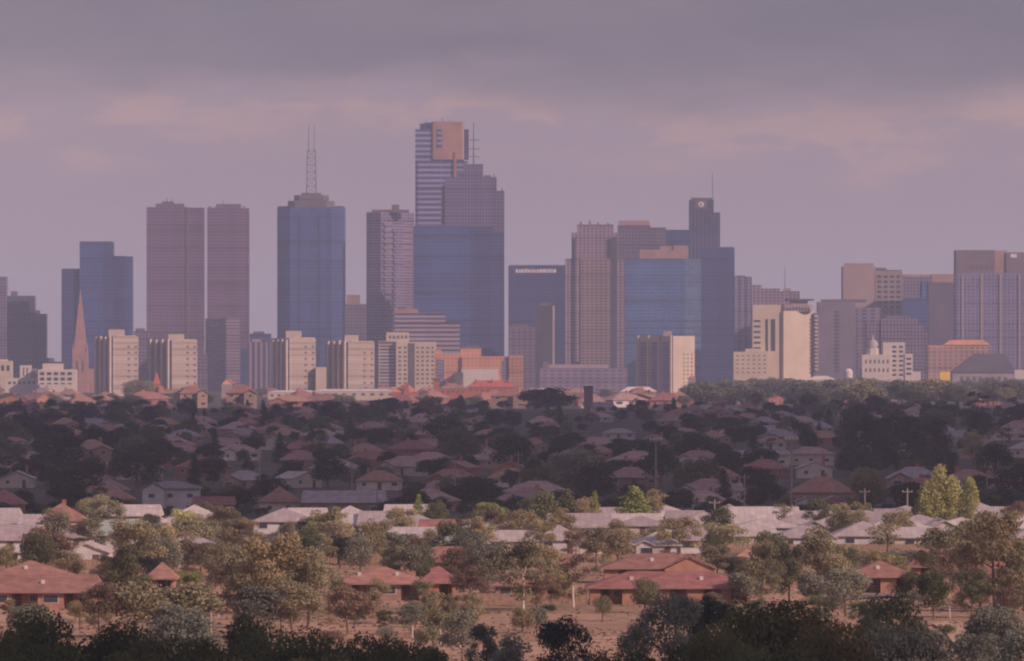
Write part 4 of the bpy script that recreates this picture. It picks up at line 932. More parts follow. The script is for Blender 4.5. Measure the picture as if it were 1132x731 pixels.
# its distinct trees
for a in [('wide', 'dark', 605, 459, 31, 66, 'wide dark tree crowning the ridge below the small tan tower'), ('roundfar', 'dark', 705, 461, 21, 27, 'round dark tree on the ridge below the flat-capped mauve tower'),
          ('round', 'dark', 548, 476, 25, 24, 'left half of a squared dark tree mass left of the ridge-crowning wide tree'), ('round', 'dark', 566, 477, 25, 24, 'right half of a squared dark tree mass left of the ridge-crowning wide tree'),
          ('roundfar', 'dark', 208, 464, 26, 29, 'tall round dark tree on the ridge between broad and slim mauve towers'), ('wide', 'dark', 426, 460, 20, 44, 'flat-topped dark tree before the red-roofed church'), ('cone', 'dark', 448, 459, 17, 10, 'small dark conifer beside the flat-topped tree near the red church'),
          ('cone', 'dark', 509, 457, 21, 15, 'dark pointed conifer before the dull red terrace'), ('roundfar', 'dark', 972, 462, 25, 26, 'dark tree poking above the big dark grove at right'), ('roundfar', 'dark', 862, 464, 17, 30, 'low dark ridge tree below the cream slab tower'),
          ('round', 'dark', 955, 524, 66, 60, 'left tree of the big dark grove at right'), ('round', 'dark', 992, 522, 68, 64, 'middle and tallest tree of the big dark grove at right'), ('round', 'dark', 1030, 520, 58, 50, 'right tree of the big dark grove at right'),
          ('pine', 'dark', 1080, 468, 35, 36, 'open-branched umbrella pine on the ridge before the dark-roofed hall'), ('cone', 'dark', 28, 472, 20, 10, 'dark conifer near the left edge below the stepped tower'), ('cone', 'dark', 66, 480, 22, 14, 'left of two dark conifers below the white square-windowed building'),
          ('cone', 'dark', 90, 478, 24, 11, 'right of two dark conifers, directly below the orange spire'), ('cone', 'dark', 387, 486, 26, 13, 'dark conifer in the suburb below the fourth cream flats'), ('cone', 'dark', 832, 497, 27, 11, 'solitary dark conifer below the cream slab tower'),
          ('cone', 'dark', 238, 503, 30, 11, 'slim dark conifer below the slim mauve tower'), ('round', 'dark', 300, 556, 30, 44, 'dark tree behind the red hip-roofed house'), ('round', 'dark', 655, 562, 52, 58, 'big dark tree behind the orange-brown dome tree'),
          ('round', 'dark', 770, 516, 40, 50, 'large dark tree in mid suburb below the white-emblem tower'), ('round', 'dark', 175, 524, 38, 34, 'dark tree rising behind the two-storey white house'),
          ('wide', 'olive', 957, 563, 46, 44, 'yellowish spreading tree in the shade, right of the twin-gabled brick house'), ('round', 'olive', 1075, 512, 38, 30, 'yellowish tree right of the big dark grove'),
          ('round', 'dark', 905, 574, 20, 60, 'dark bushy tree between twin-gabled house and the sunlit roofs'), ('round', 'dark', 1005, 572, 40, 60, 'dark tree left of the golden poplars')]:
    place_tree(*a, group=None)

def named_house(label, kind, x0, x1, pbase, wall, roof, deep=9, h=2.7, rh=None, fascia=False, wins=True, chim=False, cat='house', seed=1, name='house'):
    d = row_d(pbase); w_ = (x1 - x0) * d / F
    o = house(kind, w_, deep, wall, roof, h, rh, seed, wins, chim, fascia, (X((x0 + x1) / 2, d), d, gz(d))); o.name = name
    tag(o, label, cat); return o
named_house('two-storey white apartment house with brown roof, far left shade edge', 'two', 157, 220, 569, W_white, T_grey, h=5.6, rh=1.5, cat='apartment house', chim=True)
named_house('red hip-roofed house with pale front at the shade edge', 'hip', 287, 330, 569, W_cream, T_ter, h=2.6, rh=3.4)
named_house('long dark grey-roofed building with white gutter line', 'gable', 335, 425, 570, W_brick, T_grey, h=2.8, rh=2.4, fascia=True, deep=12)
named_house('left half of twin-gabled brick house with white gable front', 'front', 880, 906, 569, W_white, T_brown, deep=9)
named_house('right half of twin-gabled brick house with orange gable front', 'front', 908, 936, 569, W_orange, T_brown, deep=9)
named_house('brown hip roof behind the twin-gabled brick house', 'hip', 876, 945, 558, W_brick, T_ter, deep=11, rh=3.6, chim=True)
named_house('pale low oval-roofed hall in mid suburb below the flat-capped mauve tower', 'hip', 666, 702, 486, W_white, T_pale, h=2.4, rh=1.8)
named_house('long cream house with dark flat roof below the cream slab tower', 'gable', 812, 872, 516, W_cream, T_grey, h=3.4, rh=1.4)
named_house('cream house with brown hip roof right of the long flat-roofed house', 'hip', 872, 922, 514, W_cream, T_brown, h=3.2, rh=2.2)
named_house('red-roofed house at left edge just beyond the sunlit roofs', 'hip', -18, 26, 572, W_brick, T_red, rh=3.2)
named_house('pale block wall building beside the yellowish tree at right', 'hip', 1088, 1105, 512, W_white, T_grey, h=5, rh=.7)
named_house('red-roofed house at far right behind the golden poplars', 'wing', 1092, 1150, 556, W_brick, T_red, rh=3.6)
named_house('pale pyramid-roofed building touching the right edge in the shade', 'hip', 1117, 1150, 506, W_cream, T_pale, rh=2.5)
named_house('long red-roofed low house right of the two-storey white house', 'gable', 214, 258, 571, W_brick, T_red, h=2.4, rh=1.7)

# ------------------------------------------------------------------ sunlit pale-roofed estate
PALE = [(-4, 64, 626, 'wing'), (68, 120, 627, 'front'), (-25, 46, 612, 'gable'), (40, 100, 609, 'hip'), (2, 60, 600, 'hip'), (96, 150, 606, 'gable', R_green), (170, 246, 619, 'wing'), (160, 222, 597, 'hip'),
        (280, 346, 590, 'hip'), (330, 392, 617, 'wing'), (376, 430, 594, 'gable'), (424, 492, 597, 'wing'), (428, 482, 609, 'gable'), (478, 540, 617, 'hip', R_green), (500, 566, 604, 'wing', R_green), (536, 594, 613, 'gable'), (545, 618, 598, 'hip'),
        (592, 644, 612, 'hip'), (640, 703, 618, 'gable'), (701, 752, 618, 'wing'), (606, 676, 597, 'gable'), (676, 744, 595, 'hip'), (748, 800, 612, 'gable'), (744, 816, 595, 'wing')]
PALE += [(790 + i * 66, 858 + i * 66, 607 + (i % 2) * 2, ('gable', 'wing', 'hip')[i % 3]) for i in range(6)] + [(812 + i * 72, 886 + i * 72, 597 + (i % 3), ('hip', 'wing')[i % 2]) for i in range(5)] + [(800 + i * 84, 884 + i * 84, 588.5, 'gable') for i in range(4)]
_re = random.Random(31)
for y_ in (584.5, 594):
    x_ = _re.uniform(-20, 0)
    while x_ < 1135:
        w_ = _re.uniform(34, 78)
        if _re.random() < .62 and not (y_ > 600 and x_ < 620 and x_ > 240): PALE.append((x_, x_ + w_, y_ + _re.uniform(-1.5, 1.5), _re.choice(('hip', 'gable', 'wing', 'gable'))))
        x_ += w_ + _re.uniform(0, 20)
for i, p in enumerate(PALE):
    d = row_d(p[2]); w_ = (p[1] - p[0]) * d / F - .2
    rf = p[4] if len(p) > 4 else R_pale
    o = house(p[3], w_, 15 if p[3] != 'front' else 16, W_white if i % 3 else W_cream, rf, 2.2, (1.7, 2.1, 2.5)[i % 3] if p[3] != 'front' else None, i, True, False, False, (X((p[0] + p[1]) / 2, d), d, gz(d)))
    tag(o, None, 'house', 'pale-roofed houses of the sunlit estate')
    pend(o, {'hip': 'pale hip-roofed', 'gable': 'pale gable-roofed', 'wing': 'pale-roofed winged', 'front': 'pale gable-fronted'}[p[3]] if rf is R_pale else 'pale green-roofed', 'house', 'in sunlit estate', (p[0] + p[1]) / 2, p[2])
named_house('terracotta hip-roofed house behind the pale roofs at far left', 'hip', 40, 94, 592, W_cream, T_ter, rh=3.2, chim=True)
named_house('red-roofed low house among pale green roofs', 'gable', 464, 502, 603, W_cream, T_red, rh=1.8)

# ------------------------------------------------------------------ near brick units with terracotta roofs
def units(label, x0, x1, pbase, roof=T_ter, wall=W_orange, deep=11, h=2.15, rh=2.2, bays=3, chim=0, gable=None, seed=0, ends=None):
    d = row_d(pbase); s_ = d / F; w_ = (x1 - x0) * s_; r = random.Random(seed + int(x0))
    root = empty('brick_unit_row', (X((x0 + x1) / 2, d), d, gz(d))); tag(root, label, 'unit block')
    a, b_ = -w_ / 2, w_ / 2
    # walls with a recessed porch
    pr = [(a + w_ * (i + r.uniform(.3, .55)) / bays, r.uniform(2.2, 3.6)) for i in range(bays)]
    wm = MB(); x = a
    for px_, pw in pr:
        wm.box(x, px_, 0, deep, -.6, h); x = min(px_ + pw, b_ - .4); wm.box(px_, x, 1.8, deep, -.6, h)
    wm.box(x, b_, 0, deep, -.6, h); wm.build('wall', wall, root)
    rm = MB().hip(a, b_, 0, deep, h, rh, o=.6, t=.2, inset=ends)
    if gable:
        for gx, gw in gable: cx = (gx - (x0 + x1) / 2) * s_; rm.gable_y(cx - gw / 2, cx + gw / 2, -1.4, deep * .45, h + .02, gw * .26); MB().box(cx - gw / 2, cx + gw / 2, -1.4, -.02, -.6, h + .01).add([(cx - gw / 2, -1.39, h), (cx + gw / 2, -1.39, h), (cx, -1.39, h + gw * .24)], [(0, 1, 2)]).build('gable_wall', wall, root)
    ro = rm.build('roof', roof, root)
    MB().box(a - .6, b_ + .6, -.72, -.605, h - .02, h + .2).build('gutter', mat('gutter_brown', (.28, .17, .14), .6, scale=1), root)
    x = a
    for px_, pw in pr:
        if px_ - x > 2.6: window(root, (x + px_) / 2, 0, 1.35, min(2.2, px_ - x - 1), 1.2)
        MB().box(px_ + .3, px_ + 1.2, 1.72, 1.79, -.5, 2.05).build('door', M_door, root)
        if pw > 2.6: window(root, px_ + pw - .8, 1.8, 1.4, 1.0, 1.1)
        x = px_ + pw
    if b_ - x > 2.4: window(root, (x + b_) / 2, 0, 1.35, min(2.0, b_ - x - .8), 1.2)
    for i in range(chim): cx = a + w_ * (i + .6) / (chim + .3); MB().box(cx - .25, cx + .25, deep * .2, deep * .2 + .4, h + .5, h + rh * .5 + .6).build('flue', M_trim, ro)
    return root
units('long terracotta-roofed brick units at far left with wide dark porch', -8, 110, 673, chim=1, bays=2, ends=1.2)
units('terracotta-roofed units just behind the far-left brick units', -12, 74, 655, roof=T_ter, bays=2, chim=1)
units('small orange brick house between pale roofs and gums at left', 113, 152, 648, bays=1, rh=2.2, deep=8)
units('small orange brick house under the white-limbed gum at left', 164, 192, 657, bays=1, rh=2.2, deep=8)
units('large red-tiled brick units in the centre left with white vents', 372, 468, 663, roof=T_red, wall=W_brick, chim=2, bays=2, gable=None)
units('red-tiled brick wing adjoining the centre-left units', 466, 503, 662, roof=T_red, wall=W_red, bays=1, rh=2.2)
units('terracotta-roofed units behind the centre-left ones', 443, 545, 637, bays=3, rh=2.2)
units('orange brick units behind the pale-trunked gums, mostly hidden', 548, 628, 665, bays=2, rh=2.4)
units('longest red-roofed brick units, below the bright blue tower', 652, 830, 668, roof=T_red, bays=5, chim=2, rh=2.1)
units('terracotta units behind the longest red-roofed ones', 668, 783, 645, bays=3, chim=1, gable=[(762, 7.5)], rh=2.1)
units('small orange units left of the terracotta pair, behind thin gum', 588, 626, 640, bays=1, rh=2.2)
units('terracotta-roofed house with dark garage below the white dome', 938, 1010, 655, wall=W_orange, bays=2, chim=1)
units('terracotta-roofed cottage peeking between gums below the cream slab tower', 806, 848, 640, bays=1, rh=2.2)
units('terracotta roof right of the dark-garage house behind trees', 1006, 1036, 643, bays=1, rh=2.2, deep=8)
units('pale brick house behind the big gum at the right edge', 1070, 1140, 655, wall=W_cream, roof=T_ter, bays=2)

# ------------------------------------------------------------------ roads, tracks, fences and shrubs of the near ground
def sheet(name, pts, m, dz=.16):
    me = bpy.data.meshes.new(name); n = len(pts) // 2
    v = [(X(px, row_d(py)), row_d(py), gz(row_d(py)) + dz) for px, py in pts]
    me.from_pydata(v, [], [(i, i + 1, n + i + 1, n + i) for i in range(n - 1)]); me.update(); me.materials.append(m)
    o = bpy.data.objects.new(name, me); col.objects.link(o); tag(o, kind='structure')
asph = mat('asphalt', (.20, .15, .14), .9, scale=.6, var=.3); dirt = mat('track_dirt', (.46, .30, .20), .95, scale=.5, var=.3)
sheet('road', [(915, 664), (930, 664), (945, 663), (970, 661), (1010, 660), (915, 659), (930, 659), (945, 658.5), (970, 657.5), (1010, 657)], asph)
sheet('dirt_track', [(1030, 690), (1045, 700), (1056, 715), (1070, 735), (1046, 688), (1066, 697), (1084, 712), (1102, 735)], dirt)
sheet('street', [(0, 578), (280, 579), (560, 579), (840, 579), (1140, 579), (0, 575.5), (280, 576), (560, 576), (840, 576), (1140, 576)], asph)

GN = 'sunlit trees round the near brick units'
for a in [
  # golden and conspicuous trees along the sunlit edge
  ('cone', 'lime', 701, 590, 54, 44, 'bright yellow-green cone-shaped conifer at the shade edge'), ('cone', 'mid', 627, 590, 51, 28, 'left dark-green conifer of the pair beside an orange-brown dome tree'),
  ('cone', 'lime', 657, 590, 49, 16, 'slim lime conifer between the orange-brown dome tree and the widest yellow-green conifer'), ('round', 'olive', 648, 590, 43, 34, 'orange-brown dome tree left of the yellow-green conifer'), ('wide', 'mid', 598, 590, 47, 46, 'broad green dome tree left of the conifer pair'),
  ('wide', 'lime', 541, 590, 35, 42, 'low bright green tree at the shade edge below the orange brick complex'), ('cone', 'lime', 463, 590, 45, 16, 'slim lime conifer at the shade edge below the gold-crowned tower'), ('round', 'mid', 482, 590, 39, 28, 'green bushy tree touching the slim lime conifer'),
  ('poplar', 'gold', 1038, 590, 79, 40, 'tallest golden poplar of the clump at right'), ('poplar', 'gold', 1024, 590, 61, 34, 'leftmost golden poplar of the clump at right'), ('poplar', 'gold', 1054, 590, 67, 34, 'third golden poplar from the left in the clump'), ('poplar', 'gold', 1072, 590, 65, 30, 'rightmost golden poplar standing slightly apart'),
  ('gumthin', 'olive', 866, 590, 35, 30, 'small loose tree at the shade edge below the cream slab tower'), ('shrub', 'lime', 806, 590, 23, 26, 'bright green bush at the shade edge below the white-emblem tower'),
  # gums
  ('gum', 'olive', 300, 700, 112, 92, 'largest olive gum left of centre, behind the dark foreground trees'), ('gum', 'gum', 264, 690, 88, 60, 'olive gum just left of the largest one'), ('gum', 'gum', 340, 695, 92, 66, 'olive gum just right of the largest one'),
  ('wide', 'grey', 286, 705, 58, 64, 'dark grey-green tree in front of the largest olive gum'), ('gum', 'rust', 385, 700, 56, 58, 'brownish gum at the foot of the red-tiled units'), ('gum', 'gum', 350, 668, 60, 44, 'small gum left of the red-tiled units'),
  ('round', 'olive', 178, 642, 66, 44, 'leafy olive tree at upper left among pale roofs'), ('gum', 'gum', 146, 652, 78, 60, 'tall gum with dark lower foliage at upper left'), ('round', 'dark', 160, 648, 48, 34, 'dark dense tree under the tall upper-left gum'),
  ('wide', 'gold', 200, 596, 34, 40, 'small golden-topped tree above the white-limbed gum'), ('gumthin', 'gum', 197, 637, 56, 46, 'white-limbed bare gum at left', 'pale'), ('gum', 'olive', 262, 618, 46, 56, 'yellow-olive gum at the shade edge below the slim mauve tower'),
  ('round', 'olive', 240, 602, 30, 30, 'small olive tree left of the yellow-olive gum'), ('gum', 'gum', 238, 650, 52, 44, 'gum behind the large olive ones at left'), ('shrub', 'lime', 206, 648, 20, 38, 'lime-green bush below the white-limbed gum'),
  ('wide', 'gum', 150, 704, 62, 78, 'spreading grey-olive tree in front of the far-left brick units'), ('wide', 'gum', 208, 702, 58, 84, 'second spreading grey-olive tree, right of the first'), ('wide', 'grey', 198, 712, 44, 70, 'bluish grey bush mass below the spreading grey-olive trees'),
  ('gum', 'rust', 110, 705, 60, 54, 'thin brownish tree by the right end of the far-left brick units'), ('round', 'gum', 76, 636, 29, 36, 'round olive tree before the pale roofs at far left'), ('shrub', 'lime', 34, 634, 18, 34, 'lime bush at far left under the pale roofs'), ('round', 'olive', 7, 632, 32, 28, 'olive tree touching the left edge'),
  ('round', 'rust', 96, 604, 30, 32, 'reddish tree beside the terracotta roof at far left'), ('shrub', 'rust', 64, 646, 18, 44, 'reddish bush behind the far-left brick units'), ('wide', 'grey', 34, 706, 40, 60, 'dim grey tree at the far-left units, half behind the dark foreground'), ('gum', 'rust', 122, 660, 42, 34, 'thin rusty tree left of the small orange brick house'),
  ('gum', 'olive', 366, 620, 60, 50, 'olive gum at the shade edge left of the round olive tree'), ('round', 'olive', 409, 624, 52, 42, 'round dense olive tree below the fourth cream flats'), ('round', 'dark', 376, 628, 38, 40, 'dark tree under the olive gum near centre left'), ('round', 'dark', 340, 610, 40, 30, 'dark tree left of the olive gum near centre left'),
  ('round', 'deep', 458, 620, 24, 44, 'dark hedge-like tree beside the green-roofed houses'), ('round', 'mid', 474, 620, 24, 22, 'small round tree at right end of the dark hedge'), ('round', 'mid', 434, 632, 24, 34, 'mid-green tree behind the red-tiled units'), ('gum', 'gum', 417, 672, 34, 28, 'small loose gum standing before the red-tiled units'), ('round', 'gum', 388, 672, 18, 18, 'small round bush at left end of the red-tiled units'),
  ('round', 'mid', 465, 640, 24, 22, 'round tree right behind the red-tiled units'), ('round', 'mid', 500, 640, 20, 16, 'small dark round tree between the terracotta roofs'), ('gum', 'rust', 520, 672, 48, 44, 'brownish grey gum right of the red-tiled units'), ('gum', 'gum', 470, 690, 50, 42, 'gum behind the guard posts'), ('gum', 'gum', 524, 706, 52, 34, 'slender gum right of the guard posts'),
  ('gum', 'gum', 578, 675, 82, 66, 'big gum with pale trunk on the dry field', 'pale'), ('gum', 'mid', 548, 655, 46, 34, 'darker gum left of the big pale-trunked one'), ('gumthin', 'rust', 634, 671, 60, 46, 'slim pale-trunked gum with sparse brown leaves', 'pale'), ('gum', 'rust', 636, 620, 34, 34, 'reddish tree before the white-walled house'), ('gum', 'gum', 602, 655, 40, 30, 'small gum between the two pale-trunked ones'),
  ('round', 'mid', 725, 664, 23, 19, 'round green bush at the wall of the longest units'), ('round', 'mid', 672, 664, 16, 16, 'small bush by a porch of the longest units'), ('gum', 'olive', 752, 618, 46, 52, 'olive gum above the longest units, left of a matching one'), ('gum', 'gum', 798, 622, 44, 54, 'olive gum above the longest units, right of its match'), ('gum', 'gum', 722, 614, 34, 36, 'loose small gum before the beige windowed house'),
  ('round', 'dark', 812, 640, 26, 34, 'dark low tree under the right olive gum'), ('shrub', 'mid', 738, 650, 14, 28, 'small bush between the two terracotta roofs'), ('shrub', 'mid', 790, 652, 14, 44, 'hedge-like bush right of the terracotta units'), ('shrub', 'mid', 816, 654, 14, 34, 'second hedge-like bush right of the terracotta units'), ('gum', 'gum', 788, 674, 20, 22, 'thin small gum in front of the longest units'),
  ('shrub', 'gum', 812, 686, 26, 60, 'wide olive bush on the field right of the longest units'), ('gum', 'gum', 843, 672, 76, 46, 'gum tree right of the longest units, leftmost of three'), ('gum', 'mid', 872, 668, 68, 44, 'darker middle gum of the three right of the longest units'), ('gum', 'gum', 906, 666, 86, 64, 'tallest of three gums, left of the dark-garage house'), ('round', 'mid', 938, 656, 26, 20, 'round bush at the left wall of the dark-garage house'),
  ('round', 'dark', 888, 606, 22, 24, 'small dark tree before the long pale roofs at right'), ('gumthin', 'gum', 980, 618, 46, 46, 'palm-like loose tree before the long pale roofs'), ('shrub', 'gum', 946, 624, 18, 44, 'left bush of the row behind the dark-garage house'), ('shrub', 'gum', 972, 624, 17, 44, 'middle bush of the row behind the dark-garage house'), ('shrub', 'grey', 1004, 626, 20, 46, 'right bush of the row behind the dark-garage house'),
  ('round', 'deep', 1008, 655, 24, 36, 'low dense tree at the right end of the dark-garage house'), ('gum', 'gum', 1042, 662, 80, 56, 'tall gum before the golden poplars'), ('round', 'deep', 1032, 684, 56, 40, 'dense dark green tree at the bend of the dirt track'), ('gumthin', 'rust', 1050, 682, 60, 24, 'slim pinkish gum by the dirt track', 'pale'), ('gum', 'gum', 1064, 634, 52, 44, 'loose gum between the golden poplars and the big right gum'),
  ('gum', 'olive', 1100, 676, 112, 78, 'biggest gum at right, sunlit crown with dark hollows'), ('gum', 'gum', 1132, 676, 84, 60, 'gum cut by the right edge, beside the biggest one'), ('round', 'rust', 1084, 676, 44, 34, 'dull purple-brown tree under the biggest right gum'), ('round', 'rust', 1112, 682, 36, 36, 'second dull purple-brown tree under the biggest right gum'), ('round', 'grey', 1100, 722, 56, 66, 'grey-green tree at lower right beside the dirt track'),
  ('shrub', 'mid', 604, 676, 10, 22, 'low dark bush in the shade of the big pale-trunked gum'), ('shrub', 'rust', 402, 682, 16, 30, 'low brown bush on the field before the red-tiled units'), ('gum', 'gum', 500, 690, 34, 26, 'small gum on the field edge right of the guard posts'),
]:
    place_tree(a[0], a[1], a[2], a[3], a[4], a[5], a[6], bark=a[7] if len(a) > 7 else 'bark', group=None, cat='shrub' if a[0] == 'shrub' else 'tree')
rz_ = random.Random(404)
for i in range(46):
    px = rz_.uniform(-5, 1135); py = rz_.uniform(640, 702)
    if any(a_ < px < b__ for a_, b__ in ((0, 108), (376, 495), (655, 825), (942, 1005))) and py > 655: py = rz_.uniform(684, 704)
    d = row_d(py); m = F / d; h = rz_.uniform(4, 8.5) if py < 684 else rz_.uniform(2.5, 4); wd = h * rz_.uniform(.75, 1.15); lm = rz_.choice(('gum', 'olive', 'mid', 'grey', 'gum'))
    o = place_tree(rz_.choice(('gum', 'gum', 'round', 'wide')), lm, px, py, h * m, wd * m, None, group='loose trees on the dry ground'); pend(o, {'gum': 'olive', 'olive': 'yellow-olive', 'mid': 'green', 'grey': 'grey-green'}[lm], 'tree', 'on the dry ground', px, py)
# smaller shrubs in gardens and along the street, many of them
rb_ = random.Random(77)
for zone, y0, y1, n, lms in (('in sunlit estate', 583, 624, 120, ('gum', 'mid', 'rust', 'olive', 'olive', 'gum')), ('among brick units', 628, 676, 125, ('gum', 'mid', 'rust', 'grey')), ('on the dry field', 676, 712, 16, ('gum', 'rust', 'grey', 'mid'))):
    for i in range(n):
        px = rb_.uniform(0, 1132); py = rb_.uniform(y0, y1)
        if y0 == 628 and py > 640 and any(a_ < px < b__ for a_, b__ in ((0, 112), (376, 500), (655, 828), (940, 1008))) and rb_.random() < .85: continue
        lm = rb_.choice(lms); d = row_d(py); m = F / d
        tall = rb_.random() < (.45 if y0 < 650 else .3)
        h = rb_.uniform(3.5, 8) if tall else rb_.uniform(1.2, 2.2); wd = h * (rb_.uniform(.8, 1.1) if tall else rb_.uniform(1.3, 2.4))
        o = place_tree(rb_.choice(('gum', 'round')) if tall else 'shrub', lm, px, py, h * m, wd * m, None, group='garden shrubs and small trees', cat='tree' if tall else 'shrub')
        pend(o, {'gum': 'olive', 'mid': 'green', 'rust': 'reddish', 'olive': 'yellowish', 'grey': 'greyish'}[lm], 'small tree' if tall else 'bush', zone, px, py)
rq = random.Random(99)
for i in range(78):
    px = -8 + i * 14.8 + rq.uniform(-5, 5); py = rq.choice((563, 568, 571, 572.5)); d = row_d(py); m = F / d
    h = rq.choice((3, 4, 5, 6.5)) * rq.uniform(.8, 1.2)
    if 150 < px < 225 or 287 < px < 425 or 880 < px < 936: h = min(h, 2.2)
    lm = rq.choice(('dark', 'dark', 'mid', 'deep')); wd = h * rq.uniform(1.1, 1.7)
    o = place_tree('roundfar', lm, px, py, h * m, wd * m, None, group='dark trees along the far side of the street'); pend(o, {'dark': 'dark', 'mid': 'mid-green', 'deep': 'deep green'}[lm] + ' bushy', 'tree', 'beside the shaded street', px, py)
for i, px in enumerate((935, 950, 966, 982, 1000, 1016, 1030, 1046)):
    o = place_tree('roundfar', 'dark', px, 526 + i % 3 * 2, 26 + i % 2 * 6, 28, None, group='understory of the big dark grove'); pend(o, 'dark understory', 'tree', 'under the big grove', px, 526)
# reddish row of shrubs on the shade edge
for i, (px, w_) in enumerate([(478, 30), (500, 34), (524, 34), (548, 30), (566, 30), (585, 28), (668, 26), (684, 20)]):
    o = place_tree('shrub', 'rust', px, 588, 21 - (i % 3) * 3, w_, None, group='reddish bushes on the shade edge', cat='shrub'); pend(o, 'dusky red', 'bush', 'along the shade edge', px, 588)

# dark foreground trees: crown tops seen over the lower edge of the photo
def near(lm, px, top, wpx, d, label, shape='near', seed=None):
    base = HY + F * (EYE - gz(d)) / d
    return place_tree(shape, lm, px, base, base - top, wpx, label, d=d, group=None, seed=seed)
for a in [('deep', 32, 668, 150, 640, 'dark foreground tree at the bottom left corner'), ('deep', -12, 684, 110, 600, 'dark foreground tree cut by the left edge'), ('deep', 122, 682, 150, 660, 'second dark foreground tree from the left'), ('deep', 180, 693, 120, 630, 'third dark foreground tree from the left, lower than its neighbours'),
          ('deep', 230, 699, 120, 660, 'dark foreground tree left of the olive-tinted ones'), ('deep', 282, 676, 130, 690, 'dark foreground tree before the grey-green one'), ('deep', 336, 688, 140, 640, 'broad foreground tree below the largest olive gum'), ('deep', 394, 697, 120, 660, 'foreground tree below the red-tiled units'),
          ('deep', 446, 694, 124, 680, 'dark foreground tree left of the guard posts'), ('deep', 484, 713, 80, 650, 'low dark foreground tree at the guard posts'), ('bronze', 240, 712, 130, 560, 'lowest olive-tinted foreground tree at left'), ('bronze', 350, 712, 150, 560, 'lowest olive-tinted foreground tree under the broad one'), ('deep', 150, 712, 130, 560, 'lowest dark foreground tree at left'), ('deep', 60, 706, 150, 540, 'lowest dark foreground tree near the bottom left corner'),
          ('dark', 622, 684, 66, 780, 'dark flat-branched tree at the bottom centre', 'gum'), ('grey', 566, 700, 70, 800, 'grey thin tree at bottom left of centre', 'gum'), ('grey', 536, 688, 40, 840, 'small grey tree right of the last guard post', 'gum'), ('deep', 690, 708, 120, 640, 'low dark tree line piece right of the bottom-centre tree'), ('deep', 655, 714, 90, 620, 'lowest dark tree at bottom centre'), ('deep', 748, 708, 110, 640, 'low dark tree left of the big brown-green one'),
          ('grey', 706, 680, 44, 800, 'thin grey tree right of the bottom-centre dark tree', 'gum'), ('grey', 742, 656, 70, 790, 'left grey-green tree beside the big brown-green foreground tree', 'gum'), ('dark', 782, 660, 76, 800, 'right grey-green tree beside the big brown-green foreground tree', 'gum'), ('bronze', 856, 655, 190, 660, 'big brown-green foreground tree at the bottom right'), ('bronze', 918, 680, 130, 640, 'brown-green foreground tree joined to the big one on its right'), ('bronze', 800, 684, 130, 630, 'brown-green foreground tree joined to the big one on its left'), ('deep', 860, 700, 190, 560, 'lowest dark tree under the big brown-green one'),
          ('mid', 984, 646, 84, 830, 'tall green tree left of the dirt track', 'round'), ('mid', 966, 676, 60, 800, 'greenish tree hugging the tall green one on its left', 'round'), ('grey', 1008, 686, 100, 760, 'grey-green tree at the bottom left of the dirt track', 'round'), ('grey', 968, 698, 80, 760, 'narrow grey-green tree between the brown-green and tall green ones', 'gum'), ('grey', 1098, 672, 80, 830, 'grey-leaved tree at lower right, left of the corner one', 'round'), ('grey', 1132, 684, 80, 780, 'grey-leaved tree in the bottom right corner', 'round'), ('grey', 1078, 700, 60, 800, 'low grey-leaved tree beside the end of the dirt track', 'gum'),
          ('gum', 478, 660, 40, 900, 'olive sapling clump behind the guard posts', 'gum'), ('grey', 512, 674, 44, 880, 'grey sapling between the guard posts', 'gum'), ('grey', 205, 672, 90, 870, 'smoky grey tree behind the left pole', 'round')]:
    near(*a)

# guard posts on the field
for i, (px, pb, h) in enumerate([(456, 706, 13), (482.5, 710, 27), (487, 712, 32), (509, 716, 24)]):
    d = row_d(pb); o = MB().tube((0, 0, -.2), (0, 0, h * d / F), .09, .08, 8).build('post', M_trim, None, (X(px, d), d, gz(d)))
    tag(o, ['shortest white guard post on the field, leftmost of four', 'left post of the close pair of tall white guard posts', 'right and tallest post of the close pair of white guard posts', 'single white guard post standing right of the tall pair'][i], 'post')
# poles
def pole(px, pbase, ytop, label, arm=True, flood=False, m=None):
    d = row_d(pbase); s_ = d / F; h = (pbase - ytop) * s_; m = m or mat('pole_wood', (.34, .25, .23), .8, scale=1)
    root = empty('street_light_mast' if flood else 'power_pole', (X(px, d), d, gz(d))); tag(root, label, 'light mast' if flood else 'power pole')
    MB().tube((0, 0, -.3), (0, 0, h), .24 if flood else .17, .13, 8).build('shaft', m, root)
    if flood:
        MB().box(-1.6, 1.6, -.2, .2, h - .9, h - .6).build('crossbar', m, root)
        for k_ in (-1.2, -.4, .4, 1.2): MB().box(k_ - .32, k_ + .32, -.35, .1, h - .55, h + .1).build('floodlight', M_trim, root)
    elif arm:
        MB().box(-1.1, 1.1, -.08, .08, h - .8, h - .65).build('crossarm', m, root)
        for k_ in (-.95, 0, .95): MB().tube((k_, 0, h - .66), (k_, 0, h - .4), .07, .05, 6).build('insulator', M_trim, root)
    return root
pole(875, 570, 483, 'tall floodlight mast below the cream slab tower', flood=True); pole(725, 556, 484, 'tall floodlight mast below the flat-capped mauve tower', flood=True)
